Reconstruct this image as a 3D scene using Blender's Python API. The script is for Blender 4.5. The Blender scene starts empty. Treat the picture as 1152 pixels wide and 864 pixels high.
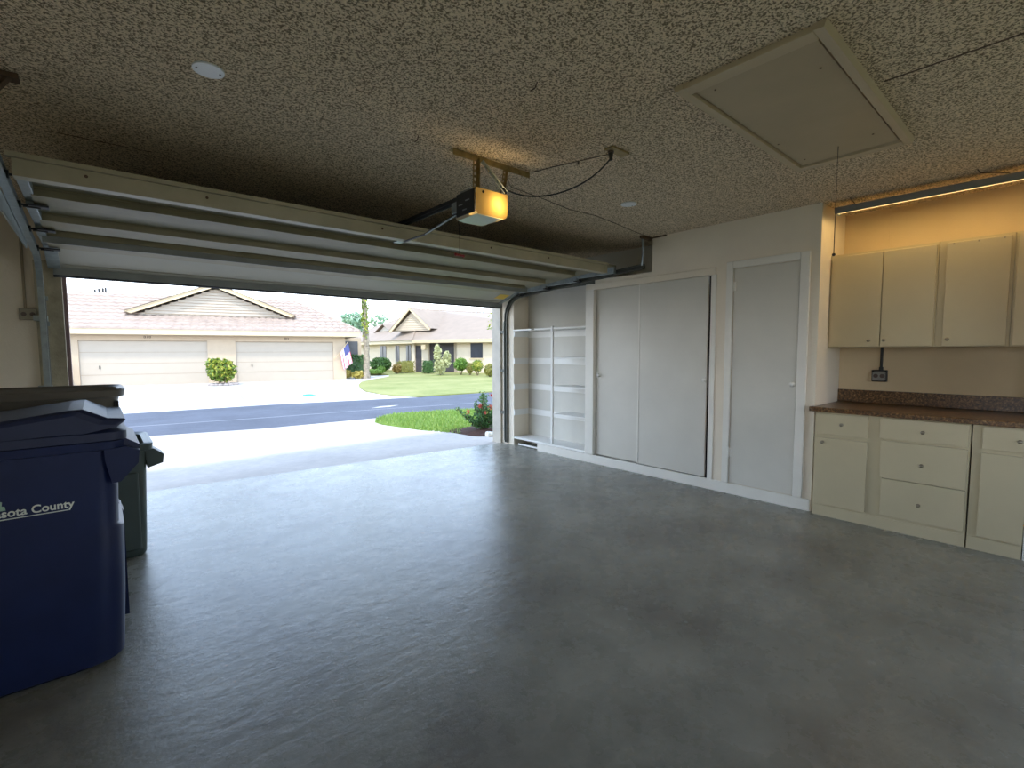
import bpy, bmesh, math, random
from mathutils import Vector, Matrix
random.seed(7)
scn = bpy.context.scene
C = scn.collection
PI = math.pi
H, W = 2.495, 4.40
GZ = -0.08

# ------------------------------------------------------------------ materials
def new_mat(name):
    m = bpy.data.materials.new(name); m.use_nodes = True
    return m, m.node_tree, m.node_tree.nodes['Principled BSDF']

def tex_obj(nt, scale=(1, 1, 1)):
    tc = nt.nodes.new('ShaderNodeTexCoord'); mp = nt.nodes.new('ShaderNodeMapping')
    nt.links.new(tc.outputs['Object'], mp.inputs['Vector']); mp.inputs['Scale'].default_value = scale
    return mp.outputs['Vector']

def noise(nt, vec, scale, detail=3, rough=.55):
    n = nt.nodes.new('ShaderNodeTexNoise'); n.inputs['Scale'].default_value = scale
    n.inputs['Detail'].default_value = detail; n.inputs['Roughness'].default_value = rough
    nt.links.new(vec, n.inputs['Vector']); return n.outputs['Fac']

def ramp(nt, fac, stops):
    r = nt.nodes.new('ShaderNodeValToRGB'); e = r.color_ramp.elements
    while len(e) < len(stops): e.new(.5)
    for i, (p, c) in enumerate(stops):
        e[i].position = p; e[i].color = (*c, 1)
    nt.links.new(fac, r.inputs['Fac']); return r.outputs['Color']

def bump(nt, bs, h, strength, dist=.01):
    b = nt.nodes.new('ShaderNodeBump'); b.inputs['Strength'].default_value = strength
    b.inputs['Distance'].default_value = dist
    nt.links.new(h, b.inputs['Height']); nt.links.new(b.outputs['Normal'], bs.inputs['Normal'])

def mat(name, col, rough=.6, metal=0, var=.06, vscale=3, bmp=0, bscale=60, spec=.5, coat=0):
    m, nt, bs = new_mat(name)
    v = tex_obj(nt)
    f = noise(nt, v, vscale, 4)
    lo = tuple(max(0, c * (1 - var)) for c in col); hi = tuple(min(1, c * (1 + var)) for c in col)
    nt.links.new(ramp(nt, f, [(.3, lo), (.7, hi)]), bs.inputs['Base Color'])
    bs.inputs['Roughness'].default_value = rough; bs.inputs['Metallic'].default_value = metal
    bs.inputs['Specular IOR Level'].default_value = spec
    if coat: bs.inputs['Coat Weight'].default_value = coat
    if bmp: bump(nt, bs, noise(nt, v, bscale, 4), bmp)
    return m

M = {}
M['wall'] = mat('painted wall', (.60, .535, .44), .75, var=.05, bmp=.25, bscale=90)
M['wall_white'] = mat('white painted wall', (.78, .69, .555), .7, var=.04, bmp=.2, bscale=90)
M['alcove'] = mat('cream alcove wall', (.60, .47, .29), .7, var=.04, bmp=.15, bscale=80)
M['closet'] = mat('closet paint', (.62, .585, .51), .38, var=.05, vscale=2, bmp=.08, bscale=30)
M['trimw'] = mat('white trim paint', (.76, .72, .64), .42, var=.04)
M['shelf'] = mat('shelf paint', (.80, .78, .73), .5, var=.05)
M['shelfwall'] = mat('shelf bay wall', (.62, .59, .52), .7, var=.05)
M['jambpaint'] = mat('jamb paint', (.48, .43, .35), .6, var=.12, vscale=6)
M['woodjamb'] = mat('stained jamb', (.40, .35, .24), .7, var=.25, vscale=8, bmp=.2)
M['purple'] = mat('door stop vinyl', (.20, .13, .13), .6)
M['cab'] = mat('cream cabinet paint', (.50, .42, .265), .45, var=.03, vscale=5)
M['nickel'] = mat('brushed knob', (.30, .26, .20), .35, 1, var=.1)
M['knobw'] = mat('ceramic knob', (.72, .70, .64), .25)
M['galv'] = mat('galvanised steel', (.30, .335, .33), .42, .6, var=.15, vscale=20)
M['trackdark'] = mat('dark track steel', (.10, .10, .08), .6, .3, var=.2, vscale=20)  # darker steel for the right-hand track parts
M['greymetal'] = mat('grey fixture metal', (.20, .19, .17), .6)
M['rail'] = mat('garage door rail olive paint', (.28, .245, .15), .55, var=.12, vscale=5)
M['seam'] = mat('pale road seam', (.26, .27, .29), .8)
M['brass'] = mat('yellow zinc angle iron', (.34, .26, .12), .45, .7, var=.25, vscale=25)
M['panelpaint'] = mat('garage door back paint', (.24, .22, .14), .55, var=.08, vscale=3)
M['strut'] = mat('garage door strut paint', (.44, .40, .28), .5, var=.12, vscale=5)
M['strutdark'] = mat('dark rail and shaded strut paint', (.24, .25, .235), .5, var=.12, vscale=5)
M['white_panel'] = mat('garage door bottom panel', (.38, .355, .275), .5, var=.04)
M['black'] = mat('black metal', (.02, .02, .02), .5, var=.2)
M['recess_shade'] = mat('recess shade', (.03, .027, .025), .8)  # near-black, recess shade put into the colour
M['rust'] = mat('rusty steel', (.12, .075, .045), .7, .3, var=.3, vscale=30)
M['cord'] = mat('black cord', (.015, .014, .013), .45)
M['wire'] = mat('thin brown wire', (.10, .07, .045), .6)
M['red'] = mat('red plastic', (.25, .02, .02), .45)
M['yellow'] = mat('yellow label', (.75, .48, .05), .5)
M['white_disc'] = mat('white cover plate', (.74, .77, .78), .35)
M['hatch'] = mat('hatch board', (.45, .36, .235), .6, var=.06, vscale=3)
M['hatchtrim'] = mat('hatch trim', (.52, .42, .28), .55, var=.05)
M['navy'] = mat('navy blue bin plastic', (.009, .018, .070), .42, var=.15, vscale=5, bmp=.05, bscale=200, spec=.4)
M['navylid'] = mat('navy lid plastic', (.010, .017, .055), .5, var=.1, spec=.5)
M['taupe'] = mat('grey brown bin plastic', (.13, .115, .088), .42, var=.12)
M['teal'] = mat('dark green grey bin plastic', (.080, .108, .098), .45, var=.12)
M['print'] = mat('cream print', (.80, .82, .72), .6)
M['printgreen'] = mat('green print', (.35, .50, .36), .6)
M['rubber'] = mat('black rubber', (.02, .02, .022), .7)
M['outletbox'] = mat('metal outlet box', (.30, .27, .2), .45, .6)
M['receptacle'] = mat('brown receptacle', (.09, .06, .045), .4)
M['greyplate'] = mat('grey plate', (.25, .24, .21), .5)
M['conduit'] = mat('painted conduit', (.33, .26, .17), .5)
# exterior
M['stucco'] = mat('peach stucco', (.43, .335, .235), .8, var=.04, bmp=.2, bscale=30)
M['stucco2'] = mat('cream stucco', (.60, .49, .36), .8, var=.04, bmp=.2, bscale=30)
M['fascia'] = mat('cream fascia', (.50, .40, .25), .6, var=.03)
M['extdoor'] = mat('almond garage door', (.38, .32, .25), .55, var=.02)
M['extglass'] = mat('dark window screen', (.035, .038, .048), .3, var=.2)
M['extdark'] = mat('dark entry and porch shade', (.05, .042, .045), .6, var=.2)
M['bark'] = mat('palm bark', (.24, .20, .145), .85, var=.45, vscale=9, bmp=.6, bscale=25)
M['stem'] = mat('brown stem', (.12, .08, .045), .8)
M['rock'] = mat('grey stone edging', (.30, .26, .24), .8, var=.3, vscale=6)
M['pvc'] = mat('white pvc', (.72, .70, .62), .5)
M['blue_thing'] = mat('blue plastic', (.02, .34, .44), .5)
M['numbers'] = mat('dark house numbers', (.05, .035, .02), .5)
M['flagblue'] = mat('flag blue', (.06, .07, .20), .7)

def mat_leaf(name, a, b, c=None):
    m, nt, bs = new_mat(name)
    g = nt.nodes.new('ShaderNodeNewGeometry')
    st = [(0, a), (.6, b)] + ([(1, c)] if c else [])
    nt.links.new(ramp(nt, g.outputs['Random Per Island'], st), bs.inputs['Base Color'])
    bs.inputs['Roughness'].default_value = .5
    tr = nt.nodes.new('ShaderNodeBsdfTranslucent'); tr.inputs['Color'].default_value = (*b, 1)
    mx = nt.nodes.new('ShaderNodeMixShader'); mx.inputs[0].default_value = .25
    out = nt.nodes['Material Output']
    nt.links.new(bs.outputs[0], mx.inputs[1]); nt.links.new(tr.outputs[0], mx.inputs[2])
    nt.links.new(mx.outputs[0], out.inputs['Surface'])
    return m
M['leaf_dark'] = mat_leaf('dark green leaves', (.035, .09, .02), (.07, .15, .035))
M['leaf_mid'] = mat_leaf('green leaves', (.07, .16, .02), (.15, .27, .04))
M['leaf_lime'] = mat_leaf('lime leaves', (.06, .13, .015), (.18, .25, .03), (.48, .44, .06))
M['leaf_olive'] = mat_leaf('olive leaves', (.14, .16, .03), (.28, .26, .06))
M['leaf_gold'] = mat_leaf('gold leaves', (.30, .28, .05), (.50, .40, .10))
M['leaf_pale'] = mat_leaf('pale leaves', (.34, .36, .16), (.52, .52, .28))
M['leaf_far'] = mat_leaf('distant leaves', (.16, .28, .18), (.30, .42, .28))
M['leaf_red'] = mat_leaf('red leaves', (.22, .15, .03), (.32, .22, .06))
M['leaf_ixora'] = mat_leaf('ixora leaves', (.025, .075, .02), (.07, .17, .04))
M['flower'] = mat_leaf('red flowers', (.45, .03, .03), (.60, .12, .08))
M['grassblade'] = mat_leaf('grass blades', (.10, .20, .03), (.21, .33, .06), (.33, .40, .10))

def m_floor():
    m, nt, bs = new_mat('painted concrete floor')
    v = tex_obj(nt)
    f1 = noise(nt, v, 1.3, 6, .65)
    c = ramp(nt, f1, [(.34, (.17, .155, .13)), (.5, (.24, .23, .19)), (.66, (.31, .295, .245))])
    f2 = noise(nt, v, 14, 5, .7)
    mx = nt.nodes.new('ShaderNodeMixRGB'); mx.blend_type = 'MULTIPLY'; mx.inputs[0].default_value = .5
    nt.links.new(c, mx.inputs[1]); nt.links.new(ramp(nt, f2, [(.3, (.72, .72, .72)), (.75, (1, 1, 1))]), mx.inputs[2])
    # pale paint chips
    vo = nt.nodes.new('ShaderNodeTexVoronoi'); vo.voronoi_dimensions = '2D'; vo.inputs['Scale'].default_value = 7; nt.links.new(v, vo.inputs['Vector'])
    spot = ramp(nt, vo.outputs['Distance'], [(.04, (1, 1, 1)), (.08, (0, 0, 0))])
    gate = ramp(nt, noise(nt, v, 1.1, 2), [(.50, (0, 0, 0)), (.66, (.7, .7, .7))])
    mm = nt.nodes.new('ShaderNodeMath'); mm.operation = 'MULTIPLY'
    nt.links.new(spot, mm.inputs[0]); nt.links.new(gate, mm.inputs[1])
    mx2 = nt.nodes.new('ShaderNodeMixRGB'); nt.links.new(mm.outputs[0], mx2.inputs[0])
    nt.links.new(mx.outputs[0], mx2.inputs[1]); mx2.inputs[2].default_value = (.40, .41, .39, 1)
    nt.links.new(mx2.outputs[0], bs.inputs['Base Color'])
    nt.links.new(ramp(nt, noise(nt, v, 5, 5, .7), [(.2, (.23,) * 3), (.85, (.33,) * 3)]), bs.inputs['Roughness'])
    bs.inputs['Specular IOR Level'].default_value = .30
    mpv = tex_obj(nt, (1, 1.6, 1))
    bump(nt, bs, noise(nt, mpv, 7, 8, .70), .22, .02)
    return m
M['floor'] = m_floor()

def m_ceiling():
    m, nt, bs = new_mat('popcorn ceiling')
    v = tex_obj(nt)
    f = noise(nt, v, 120, 2, .5)
    nt.links.new(ramp(nt, f, [(.40, (.24, .18, .105)), (.49, (.70, .565, .385)), (.60, (.90, .75, .54))]), bs.inputs['Base Color'])
    bs.inputs['Roughness'].default_value = .95
    bump(nt, bs, f, .9, .02)
    return m
M['ceiling'] = m_ceiling()

def m_granite():
    m, nt, bs = new_mat('brown speckled countertop laminate')
    v = tex_obj(nt)
    f = noise(nt, v, 70, 5, .75)
    nt.links.new(ramp(nt, f, [(.36, (.02, .012, .008)), (.5, (.11, .055, .022)), (.6, (.24, .13, .05)), (.72, (.45, .32, .18))]), bs.inputs['Base Color'])
    bs.inputs['Roughness'].default_value = .3
    return m
M['granite'] = m_granite()

def m_ground(name, lo, hi, s1, s2, b=.2, rough=.9):
    m, nt, bs = new_mat(name)
    v = tex_obj(nt)
    c1 = ramp(nt, noise(nt, v, s1, 6, .6), [(.3, lo), (.7, hi)])
    mx = nt.nodes.new('ShaderNodeMixRGB'); mx.blend_type = 'MULTIPLY'; mx.inputs[0].default_value = .45
    nt.links.new(c1, mx.inputs[1]); nt.links.new(ramp(nt, noise(nt, v, s2, 4, .7), [(.3, (.6, .6, .6)), (.7, (1, 1, 1))]), mx.inputs[2])
    nt.links.new(mx.outputs[0], bs.inputs['Base Color'])
    bs.inputs['Roughness'].default_value = rough; bs.inputs['Specular IOR Level'].default_value = .2
    bump(nt, bs, noise(nt, v, s2, 5, .7), b, .02)
    return m
M['drive'] = m_ground('driveway concrete', (.42, .38, .345), (.54, .49, .445), .8, 12, .25)
M['drive2'] = m_ground('far driveway concrete', (.46, .435, .41), (.52, .50, .475), .5, 8, .1)
M['asphalt'] = m_ground('asphalt', (.074, .082, .104), (.110, .120, .150), .7, 20, .3)
M['lawn'] = m_ground('lawn grass', (.17, .20, .05), (.33, .32, .13), .5, 9, .6)
M['lawnnear'] = m_ground('near lawn grass', (.12, .22, .035), (.21, .32, .06), 1.5, 30, .8)
M['earth'] = m_ground('earth', (.16, .18, .08), (.22, .24, .10), .3, 5, .3)
M['mulch'] = m_ground('red brown mulch', (.035, .014, .010), (.10, .045, .03), 12, 45, 1)

def m_tile():
    m, nt, bs = new_mat('pink clay roof tile')
    v = tex_obj(nt)
    nt.links.new(ramp(nt, noise(nt, v, 3, 4, .7), [(.3, (.28, .215, .175)), (.7, (.38, .30, .245))]), bs.inputs['Base Color'])
    bs.inputs['Roughness'].default_value = .8
    return m
M['tile'] = m_tile()
M['tile2'] = mat('beige roof tile', (.26, .20, .15), .8, var=.07, vscale=2)
M['reveal'] = mat('siding lap', (.26, .19, .12), .7)

def m_flag():
    m, nt, bs = new_mat('red and white flag stripes')
    tc = nt.nodes.new('ShaderNodeTexCoord'); sp = nt.nodes.new('ShaderNodeSeparateXYZ')
    nt.links.new(tc.outputs['UV'], sp.inputs[0])
    mu = nt.nodes.new('ShaderNodeMath'); mu.operation = 'MULTIPLY'; mu.inputs[1].default_value = 6.5
    fr = nt.nodes.new('ShaderNodeMath'); fr.operation = 'FRACT'
    nt.links.new(sp.outputs['X'], mu.inputs[0]); nt.links.new(mu.outputs[0], fr.inputs[0])
    nt.links.new(ramp(nt, fr.outputs[0], [(.0, (.55, .10, .14)), (.48, (.55, .10, .14)), (.52, (.80, .76, .78)), (1, (.80, .76, .78))]), bs.inputs['Base Color'])
    return m
M['flag'] = m_flag()

def m_emit(name, col, s):
    m, nt, bs = new_mat(name)
    bs.inputs['Base Color'].default_value = (*col, 1)
    bs.inputs['Emission Color'].default_value = (*col, 1); bs.inputs['Emission Strength'].default_value = s
    return m
M['tube'] = m_emit('lit fluorescent tube', (1, .70, .29), 19.0)
M['bulb'] = m_emit('lit bulb', (1, .76, .42), 32)

def m_amber():
    m, nt, bs = new_mat('amber light lens')
    tr = nt.nodes.new('ShaderNodeBsdfTranslucent'); tr.inputs['Color'].default_value = (.92, .74, .38, 1)
    bs.inputs['Base Color'].default_value = (.75, .62, .34, 1); bs.inputs['Roughness'].default_value = .35
    mx = nt.nodes.new('ShaderNodeMixShader'); mx.inputs[0].default_value = .6
    out = nt.nodes['Material Output']
    nt.links.new(bs.outputs[0], mx.inputs[1]); nt.links.new(tr.outputs[0], mx.inputs[2])
    nt.links.new(mx.outputs[0], out.inputs['Surface'])
    return m
M['amber'] = m_amber()
M['lens'] = mat('frosted bottom lens', (.55, .60, .50), .3, var=.05)

# ------------------------------------------------------------------ mesh builder
class MB:
    def __init__(s): s.bm = bmesh.new()
    def box(s, x0, x1, y0, y1, z0, z1, bev=0, rot=None):
        x0, x1 = min(x0, x1), max(x0, x1); y0, y1 = min(y0, y1), max(y0, y1); z0, z1 = min(z0, z1), max(z0, z1)
        r = bmesh.ops.create_cube(s.bm, size=1)
        vs = r['verts']
        bmesh.ops.scale(s.bm, vec=(x1 - x0, y1 - y0, z1 - z0), verts=vs)
        if bev:
            es = list({e for v in vs for e in v.link_edges})
            rr = bmesh.ops.bevel(s.bm, geom=es, offset=bev, segments=2, affect='EDGES', profile=.5)
            vs = list({v for f in rr['faces'] for v in f.verts} | {v for v in vs if v.is_valid})
            seen = set(vs); st = list(vs)
            while st:
                a = st.pop()
                for e in a.link_edges:
                    b = e.other_vert(a)
                    if b not in seen: seen.add(b); st.append(b)
            vs = list(seen)
        if rot is not None: bmesh.ops.transform(s.bm, matrix=rot, verts=vs)
        bmesh.ops.translate(s.bm, vec=((x0 + x1) / 2, (y0 + y1) / 2, (z0 + z1) / 2), verts=vs)
        return s
    def cyl(s, p, q, r, seg=16, r2=None, caps=True):
        p, q = Vector(p), Vector(q); d = q - p
        m = Matrix.Translation((p + q) / 2) @ d.to_track_quat('Z', 'Y').to_matrix().to_4x4()
        bmesh.ops.create_cone(s.bm, cap_ends=caps, segments=seg, radius1=r, radius2=r if r2 is None else r2, depth=d.length, matrix=m)
        return s
    def sph(s, c, r, sc=(1, 1, 1), u=16, v=10):
        m = Matrix.Translation(c) @ Matrix.Diagonal((*sc, 1))
        bmesh.ops.create_uvsphere(s.bm, u_segments=u, v_segments=v, radius=r, matrix=m); return s
    def poly(s, pts):
        s.bm.faces.new([s.bm.verts.new(p) for p in pts]); return s
    def prism(s, pts, axis, a, b):
        # pts: 2D outline in the other two axes, extruded from a to b along axis
        def P(u, v, w):
            return {'x': (w, u, v), 'y': (u, w, v), 'z': (u, v, w)}[axis]
        A = [s.bm.verts.new(P(u, v, a)) for u, v in pts]; B = [s.bm.verts.new(P(u, v, b)) for u, v in pts]
        n = len(pts)
        s.bm.faces.new(A); s.bm.faces.new(B[::-1])
        for i in range(n): s.bm.faces.new([A[i], B[i], B[(i + 1) % n], A[(i + 1) % n]])
        return s
    def tube(s, pts, r, seg=8):
        pts = [Vector(p) for p in pts]; rings = []
        for i, p in enumerate(pts):
            t = (pts[min(i + 1, len(pts) - 1)] - pts[max(i - 1, 0)]).normalized()
            a = t.cross(Vector((0, 0, 1)));
            if a.length < 1e-3: a = t.cross(Vector((0, 1, 0)))
            a.normalize(); b = t.cross(a)
            rings.append([s.bm.verts.new(p + r * (math.cos(2 * PI * k / seg) * a + math.sin(2 * PI * k / seg) * b)) for k in range(seg)])
        for R1, R2 in zip(rings, rings[1:]):
            for k in range(seg): s.bm.faces.new([R1[k], R1[(k + 1) % seg], R2[(k + 1) % seg], R2[k]])
        s.bm.faces.new(rings[0][::-1]); s.bm.faces.new(rings[-1]); return s
    def loft(s, secs, n=6, cap0=True, cap1=True):
        # secs: (z, cx, cy, hx, hy, r) rounded rectangles
        rings = []
        for z, cx, cy, hx, hy, r in secs:
            ring = []
            for sx, sy, a0 in ((1, 1, 0), (-1, 1, 90), (-1, -1, 180), (1, -1, 270)):
                for k in range(n + 1):
                    a = math.radians(a0 + 90 * k / n)
                    ring.append(s.bm.verts.new((cx + sx * (hx - r) + r * math.cos(a), cy + sy * (hy - r) + r * math.sin(a), z)))
            rings.append(ring)
        L = len(rings[0])
        for R1, R2 in zip(rings, rings[1:]):
            for k in range(L): s.bm.faces.new([R1[k], R1[(k + 1) % L], R2[(k + 1) % L], R2[k]])
        if cap0: s.bm.faces.new(rings[0][::-1])
        if cap1: s.bm.faces.new(rings[-1])
        return s
    def build(s, name, m, parent=None, smooth=False, loc=None):
        bmesh.ops.recalc_face_normals(s.bm, faces=s.bm.faces)
        me = bpy.data.meshes.new(name)
        if smooth:
            for f in s.bm.faces: f.smooth = True
            for e in s.bm.edges:
                if len(e.link_faces) == 2 and e.calc_face_angle(0) > math.radians(35): e.smooth = False
        s.bm.to_mesh(me); s.bm.free()
        for mm in (m if isinstance(m, list) else [m]): me.materials.append(mm)
        o = bpy.data.objects.new(name, me); C.objects.link(o)
        if parent: o.parent = parent; o.matrix_parent_inverse = Matrix.Translation(-Vector(parent.location)) if not parent.get('_rot') else Matrix.Identity(4)
        if loc: o.location = loc
        return o

def tag(o, label=None, cat=None, group=None, kind=None):
    if label: o['label'] = label
    if cat: o['category'] = cat
    if group: o['group'] = group
    if kind: o['kind'] = kind
    return o
def thing(name, label, cat, loc=(0, 0, 0), group=None, rz=None):
    o = bpy.data.objects.new(name, None); C.objects.link(o); o.location = loc; o.empty_display_size = .1
    if rz is not None: o.rotation_euler = (0, 0, rz); o['_rot'] = 1
    return tag(o, label, cat, group)
def struct(mb, name, m, parent=None):
    o = mb.build(name, m, parent)
    if not parent: o['kind'] = 'structure'
    return o

# ------------------------------------------------------------------ room shell
BY = -1.7   # back wall
fl = MB(); fl.poly([(-.95, BY, 0), (5.15, BY, 0), (5.15, 5.27, 0), (4.40, 5.334, 0), (-.19, 5.73, 0), (-.19, 5.36, 0), (-.95, 5.36, 0)])
r = bmesh.ops.extrude_face_region(fl.bm, geom=list(fl.bm.faces))
bmesh.ops.translate(fl.bm, vec=(0, 0, -.07), verts=[v for v in r['geom'] if isinstance(v, bmesh.types.BMVert)])
struct(fl, 'floor', M['floor'])
ceil = struct(MB().box(-1.1, 5.2, BY - .1, 5.6, H, H + .12), 'ceiling', M['ceiling'])
MB().box(2.64, 2.65, -.30, .58, H - .002, H + .001).build('ceiling_seam', M['rust'], ceil)
MB().tube([(.17 - .31, 3.561, H), (.02, 3.56, H - .001), (.3, 3.55, H)], .0025, 5).build('ceiling_seam', M['rust'], ceil)
struct(MB().box(-1.07, -.95, BY, -1.2, -.05, H).box(-1.07, -.95, .5, 5.36, -.05, H).box(-1.07, -.95, -1.2, .5, -.05, .9).box(-1.07, -.95, -1.2, .5, 2.2, H), 'wall_left', M['wall_white'])
struct(MB().box(-1.03, -.98, -.38, -.33, .9, 2.2).box(-1.03, -.98, -1.2, .5, 1.53, 1.58), 'added_window_1', M['trimw'])  # bars of an unseen window, added with its wall gap for more indoor light
struct(MB().box(-1.07, 1.8, BY - .12, BY, -.05, H).box(3.8, 5.15, BY - .12, BY, -.05, H).box(1.8, 3.8, BY - .12, BY, -.05, .8).box(1.8, 3.8, BY - .12, BY, 2.1, H), 'wall_back', M['wall'])
struct(MB().box(2.77, 2.83, BY - .08, BY - .03, .8, 2.1).box(1.8, 3.8, BY - .08, BY - .03, 1.46, 1.51), 'added_window_2', M['trimw'])  # second unseen window, added behind the camera to brighten the room
# front (garage door) wall: pier left, pier right, header
fw = MB().box(-1.07, -.35, 5.36, 5.54, -.05, H).box(4.42, 5.15, 5.08, 5.54, -.05, H).box(-.35, 4.42, 5.36, 5.54, 2.06, H)
struct(fw, 'wall_front', M['wall_white'])
struct(MB().box(-.35, -.19, 5.34, 5.52, -.02, 2.06), 'trim_1', M['woodjamb'])
struct(MB().box(-.19, -.165, 5.42, 5.50, -.02, 2.06), 'trim_2', M['purple'])
struct(MB().box(4.388, 4.42, 5.335, 5.52, -.02, 2.06), 'trim_3', M['jambpaint'])
# right wall with the closet box; open above it beside the door track
rw = MB()
rw.box(4.40, 4.46, 1.325, 1.462, 0, H)
rw.box(4.40, 4.46, 2.01, 2.218, 0, H)
rw.box(4.40, 4.46, 1.462, 2.01, 2.065, H)
rw.box(4.40, 4.46, 1.462, 2.01, 0, .10)
rw.box(4.40, 4.46, 2.218, 2.862, 2.035, H)
rw.box(4.40, 4.46, 2.862, 3.62, 2.035, 2.145)
rw.box(4.46, 5.06, 1.325, 1.40, 0, H)      # return wall of the alcove
rw.box(4.46, 5.06, 2.862, 2.90, 2.145, H)
rw.box(4.46, 4.72, 2.862, 3.72, 2.12, 2.145)
struct(rw, 'wall_right', M['wall_white'])
struct(MB().box(4.705, 4.78, 2.90, 5.08, 0, H), 'wall_recess', M['shelfwall'])
aw = MB().box(5.0, 5.12, BY, 1.325, 0, H)
struct(aw, 'wall_alcove', M['alcove'])
struct(MB().box(4.36, 5.0, .045, .125, 0, H).box(4.36, 5.0, BY, .045, 0, H), 'wall_side', M['trimw'])
MBt = MB().box(4.994, 5.0, 1.005, 1.05, 2.11, H)
struct(MBt, 'trim_4', M['alcove'])
# baseboard
struct(MB().box(4.388, 4.415, 1.335, 4.57, 0, .098), 'baseboard_right', M['trimw'])

# closet with two sliding doors
cf = thing('closet_door_frame', 'white painted frame around the two sliding closet doors', 'door frame', (4.4, 3.0, .1))
MB().box(4.385, 4.46, 3.625, 3.746, .10, 2.105, .004).build('post', M['trimw'], cf)
MB().box(4.385, 4.40, 2.18, 3.746, 2.035, 2.10, .004).build('head_casing', M['wall_white'], cf)
MB().box(4.39, 4.40, 2.17, 2.218, .10, 2.035).build('side_casing', M['trimw'], cf)
def slab_door(name, y0, y1, x0, x1, z0, z1, knob_y, label):
    t = thing(name, label, 'door', ((x0 + x1) / 2, (y0 + y1) / 2, z0))
    MB().box(x0, x1, y0, y1, z0, z1, .003).build('door_panel', M['closet'], t)
    k = MB().cyl((x0, knob_y, 1.045), (x0 - .018, knob_y, 1.045), .009, 12)
    k.sph((x0 - .028, knob_y, 1.045), .023, (.75, 1, 1)); k.build('knob', M['knobw'], t, True)
    return t
slab_door('sliding_closet_door', 3.0, 3.622, 4.432, 4.455, .105, 2.033, 3.56, 'left white sliding closet door, recessed, with knob at its left edge')
rsd = slab_door('sliding_closet_door', 2.252, 3.018, 4.403, 4.428, .105, 2.033, 2.262, 'right white sliding closet door, in front, with knob at its right edge')
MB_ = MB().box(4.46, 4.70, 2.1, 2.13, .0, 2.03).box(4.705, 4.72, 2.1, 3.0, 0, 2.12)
struct(MB_, 'closet_interior', M['recess_shade'])  # blackened so the gap beside the sliding door holds painted shade
MB().box(4.399, 4.4035, 3.004, 3.0195, .105, 2.033, .001).build('edge_highlight', M['trimw'], rsd)  # lighter strip added as a painted highlight on the door edge
# hinged closet door
hc = thing('closet_door_frame', 'white casing around the single hinged closet door', 'door frame', (4.4, 1.73, 0))
MB().box(4.378, 4.40, 2.012, 2.072, .098, 2.13, .005).build('side_casing', M['trimw'], hc)
MB().box(4.378, 4.40, 1.392, 1.462, .098, 2.13, .005).build('side_casing', M['trimw'], hc)
MB().box(4.378, 4.40, 1.462, 2.012, 2.068, 2.13, .005).build('head_casing', M['trimw'], hc)
hd = slab_door('hinged_closet_door', 1.466, 2.006, 4.392, 4.43, .104, 2.062, 1.487, 'single white hinged closet door beside the cabinets')
for z in (.39, 1.905):
    MB().cyl((4.385, 2.014, z - .045), (4.385, 2.014, z + .045), .008, 10).box(4.384, 4.392, 1.985, 2.010, z - .04, z + .04).build('hinge', M['trimw'], hd)

# shelving bay
sh = thing('built_in_shelving', 'white built-in shelves in the recess beside the garage door opening', 'shelves', (4.55, 4.4, 0))
MB().box(4.40, 4.425, 4.30, 4.335, .115, 1.645, .003).build('divider', M['shelf'], sh)
for z in (.525, .885, 1.25):
    MB().box(4.41, 4.70, 3.746, 4.302, z - .02, z, .002).build('shelf', M['shelf'], sh)
    MB().box(4.685, 4.705, 3.73, 4.325, z - .10, z - .02).build('cleat', M['shelf'], sh)
    MB().box(4.685, 4.705, 4.325, 5.08, z - .10, z - .02).build('cleat', M['shelf'], sh)
    MB().box(4.42, 4.685, 5.06, 5.08, z - .10, z - .02).build('cleat', M['shelf'], sh)
MB().box(4.40, 4.70, 3.746, 4.31, 1.607, 1.627, .002).build('top_shelf', M['shelf'], sh)
MB().box(4.40, 4.70, 4.325, 4.64, 1.607, 1.627, .002).build('top_shelf', M['shelf'], sh)
MB().box(4.40, 4.70, 4.70, 5.07, 1.607, 1.627, .002).build('top_shelf', M['shelf'], sh)
MB().box(4.685, 4.705, 3.73, 4.325, 1.52, 1.605).build('cleat', M['shelf'], sh)
MB().box(4.685, 4.705, 4.325, 5.08, 1.52, 1.605).build('cleat', M['shelf'], sh)
MB().box(4.42, 4.685, 5.06, 5.08, 1.53, 1.605).build('cleat', M['shelf'], sh)
MB().box(4.40, 4.70, 3.746, 5.06, .10, .125, .002).build('bottom_shelf', M['shelf'], sh)
MB().box(4.43, 4.445, 4.57, 5.0, .012, .035).build('floor_rail', M['shelf'], sh)

# ------------------------------------------------------------------ cabinets
def knob(x, y, z, par):
    k = MB().cyl((x, y, z), (x - .016, y, z), .006, 10); k.sph((x - .022, y, z), .0125, (.7, 1, 1)); k.cyl((x, y, z), (x - .003, y, z), .011, 14)
    return k.build('knob', M['nickel'], par, True)
XF = 4.345
def front(kind, y0, y1, z0, z1, ky, kz, par, x=XF, holes=None):
    d = MB().box(x, x + .018, y0, y1, z0, z1, .0025).build(kind, M['cab'], par)
    if ky is not None: knob(x, ky, kz, d)
    if holes:
        for hy, hz in holes: MB().cyl((x - .001, hy, hz), (x + .002, hy, hz), .006, 8).build('screw', M['nickel'], d)
    return d
bc = thing('base_cabinet', 'cream base cabinet with one door and four drawers beside the closet', 'cabinet', (4.66, .84, 0))
MB().box(4.363, 4.98, .392, 1.305, .085, .838).build('carcass', M['cab'], bc)
MB().box(4.357, 4.96, .392, 1.305, 0, .085).build('toe_kick', M['cab'], bc)
front('drawer', .951, 1.297, .664, .828, 1.119, .75, bc)
front('door', .951, 1.297, .098, .635, 1.243, .60, bc)
front('drawer', .402, .878, .680, .831, .634, .752, bc)
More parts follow.
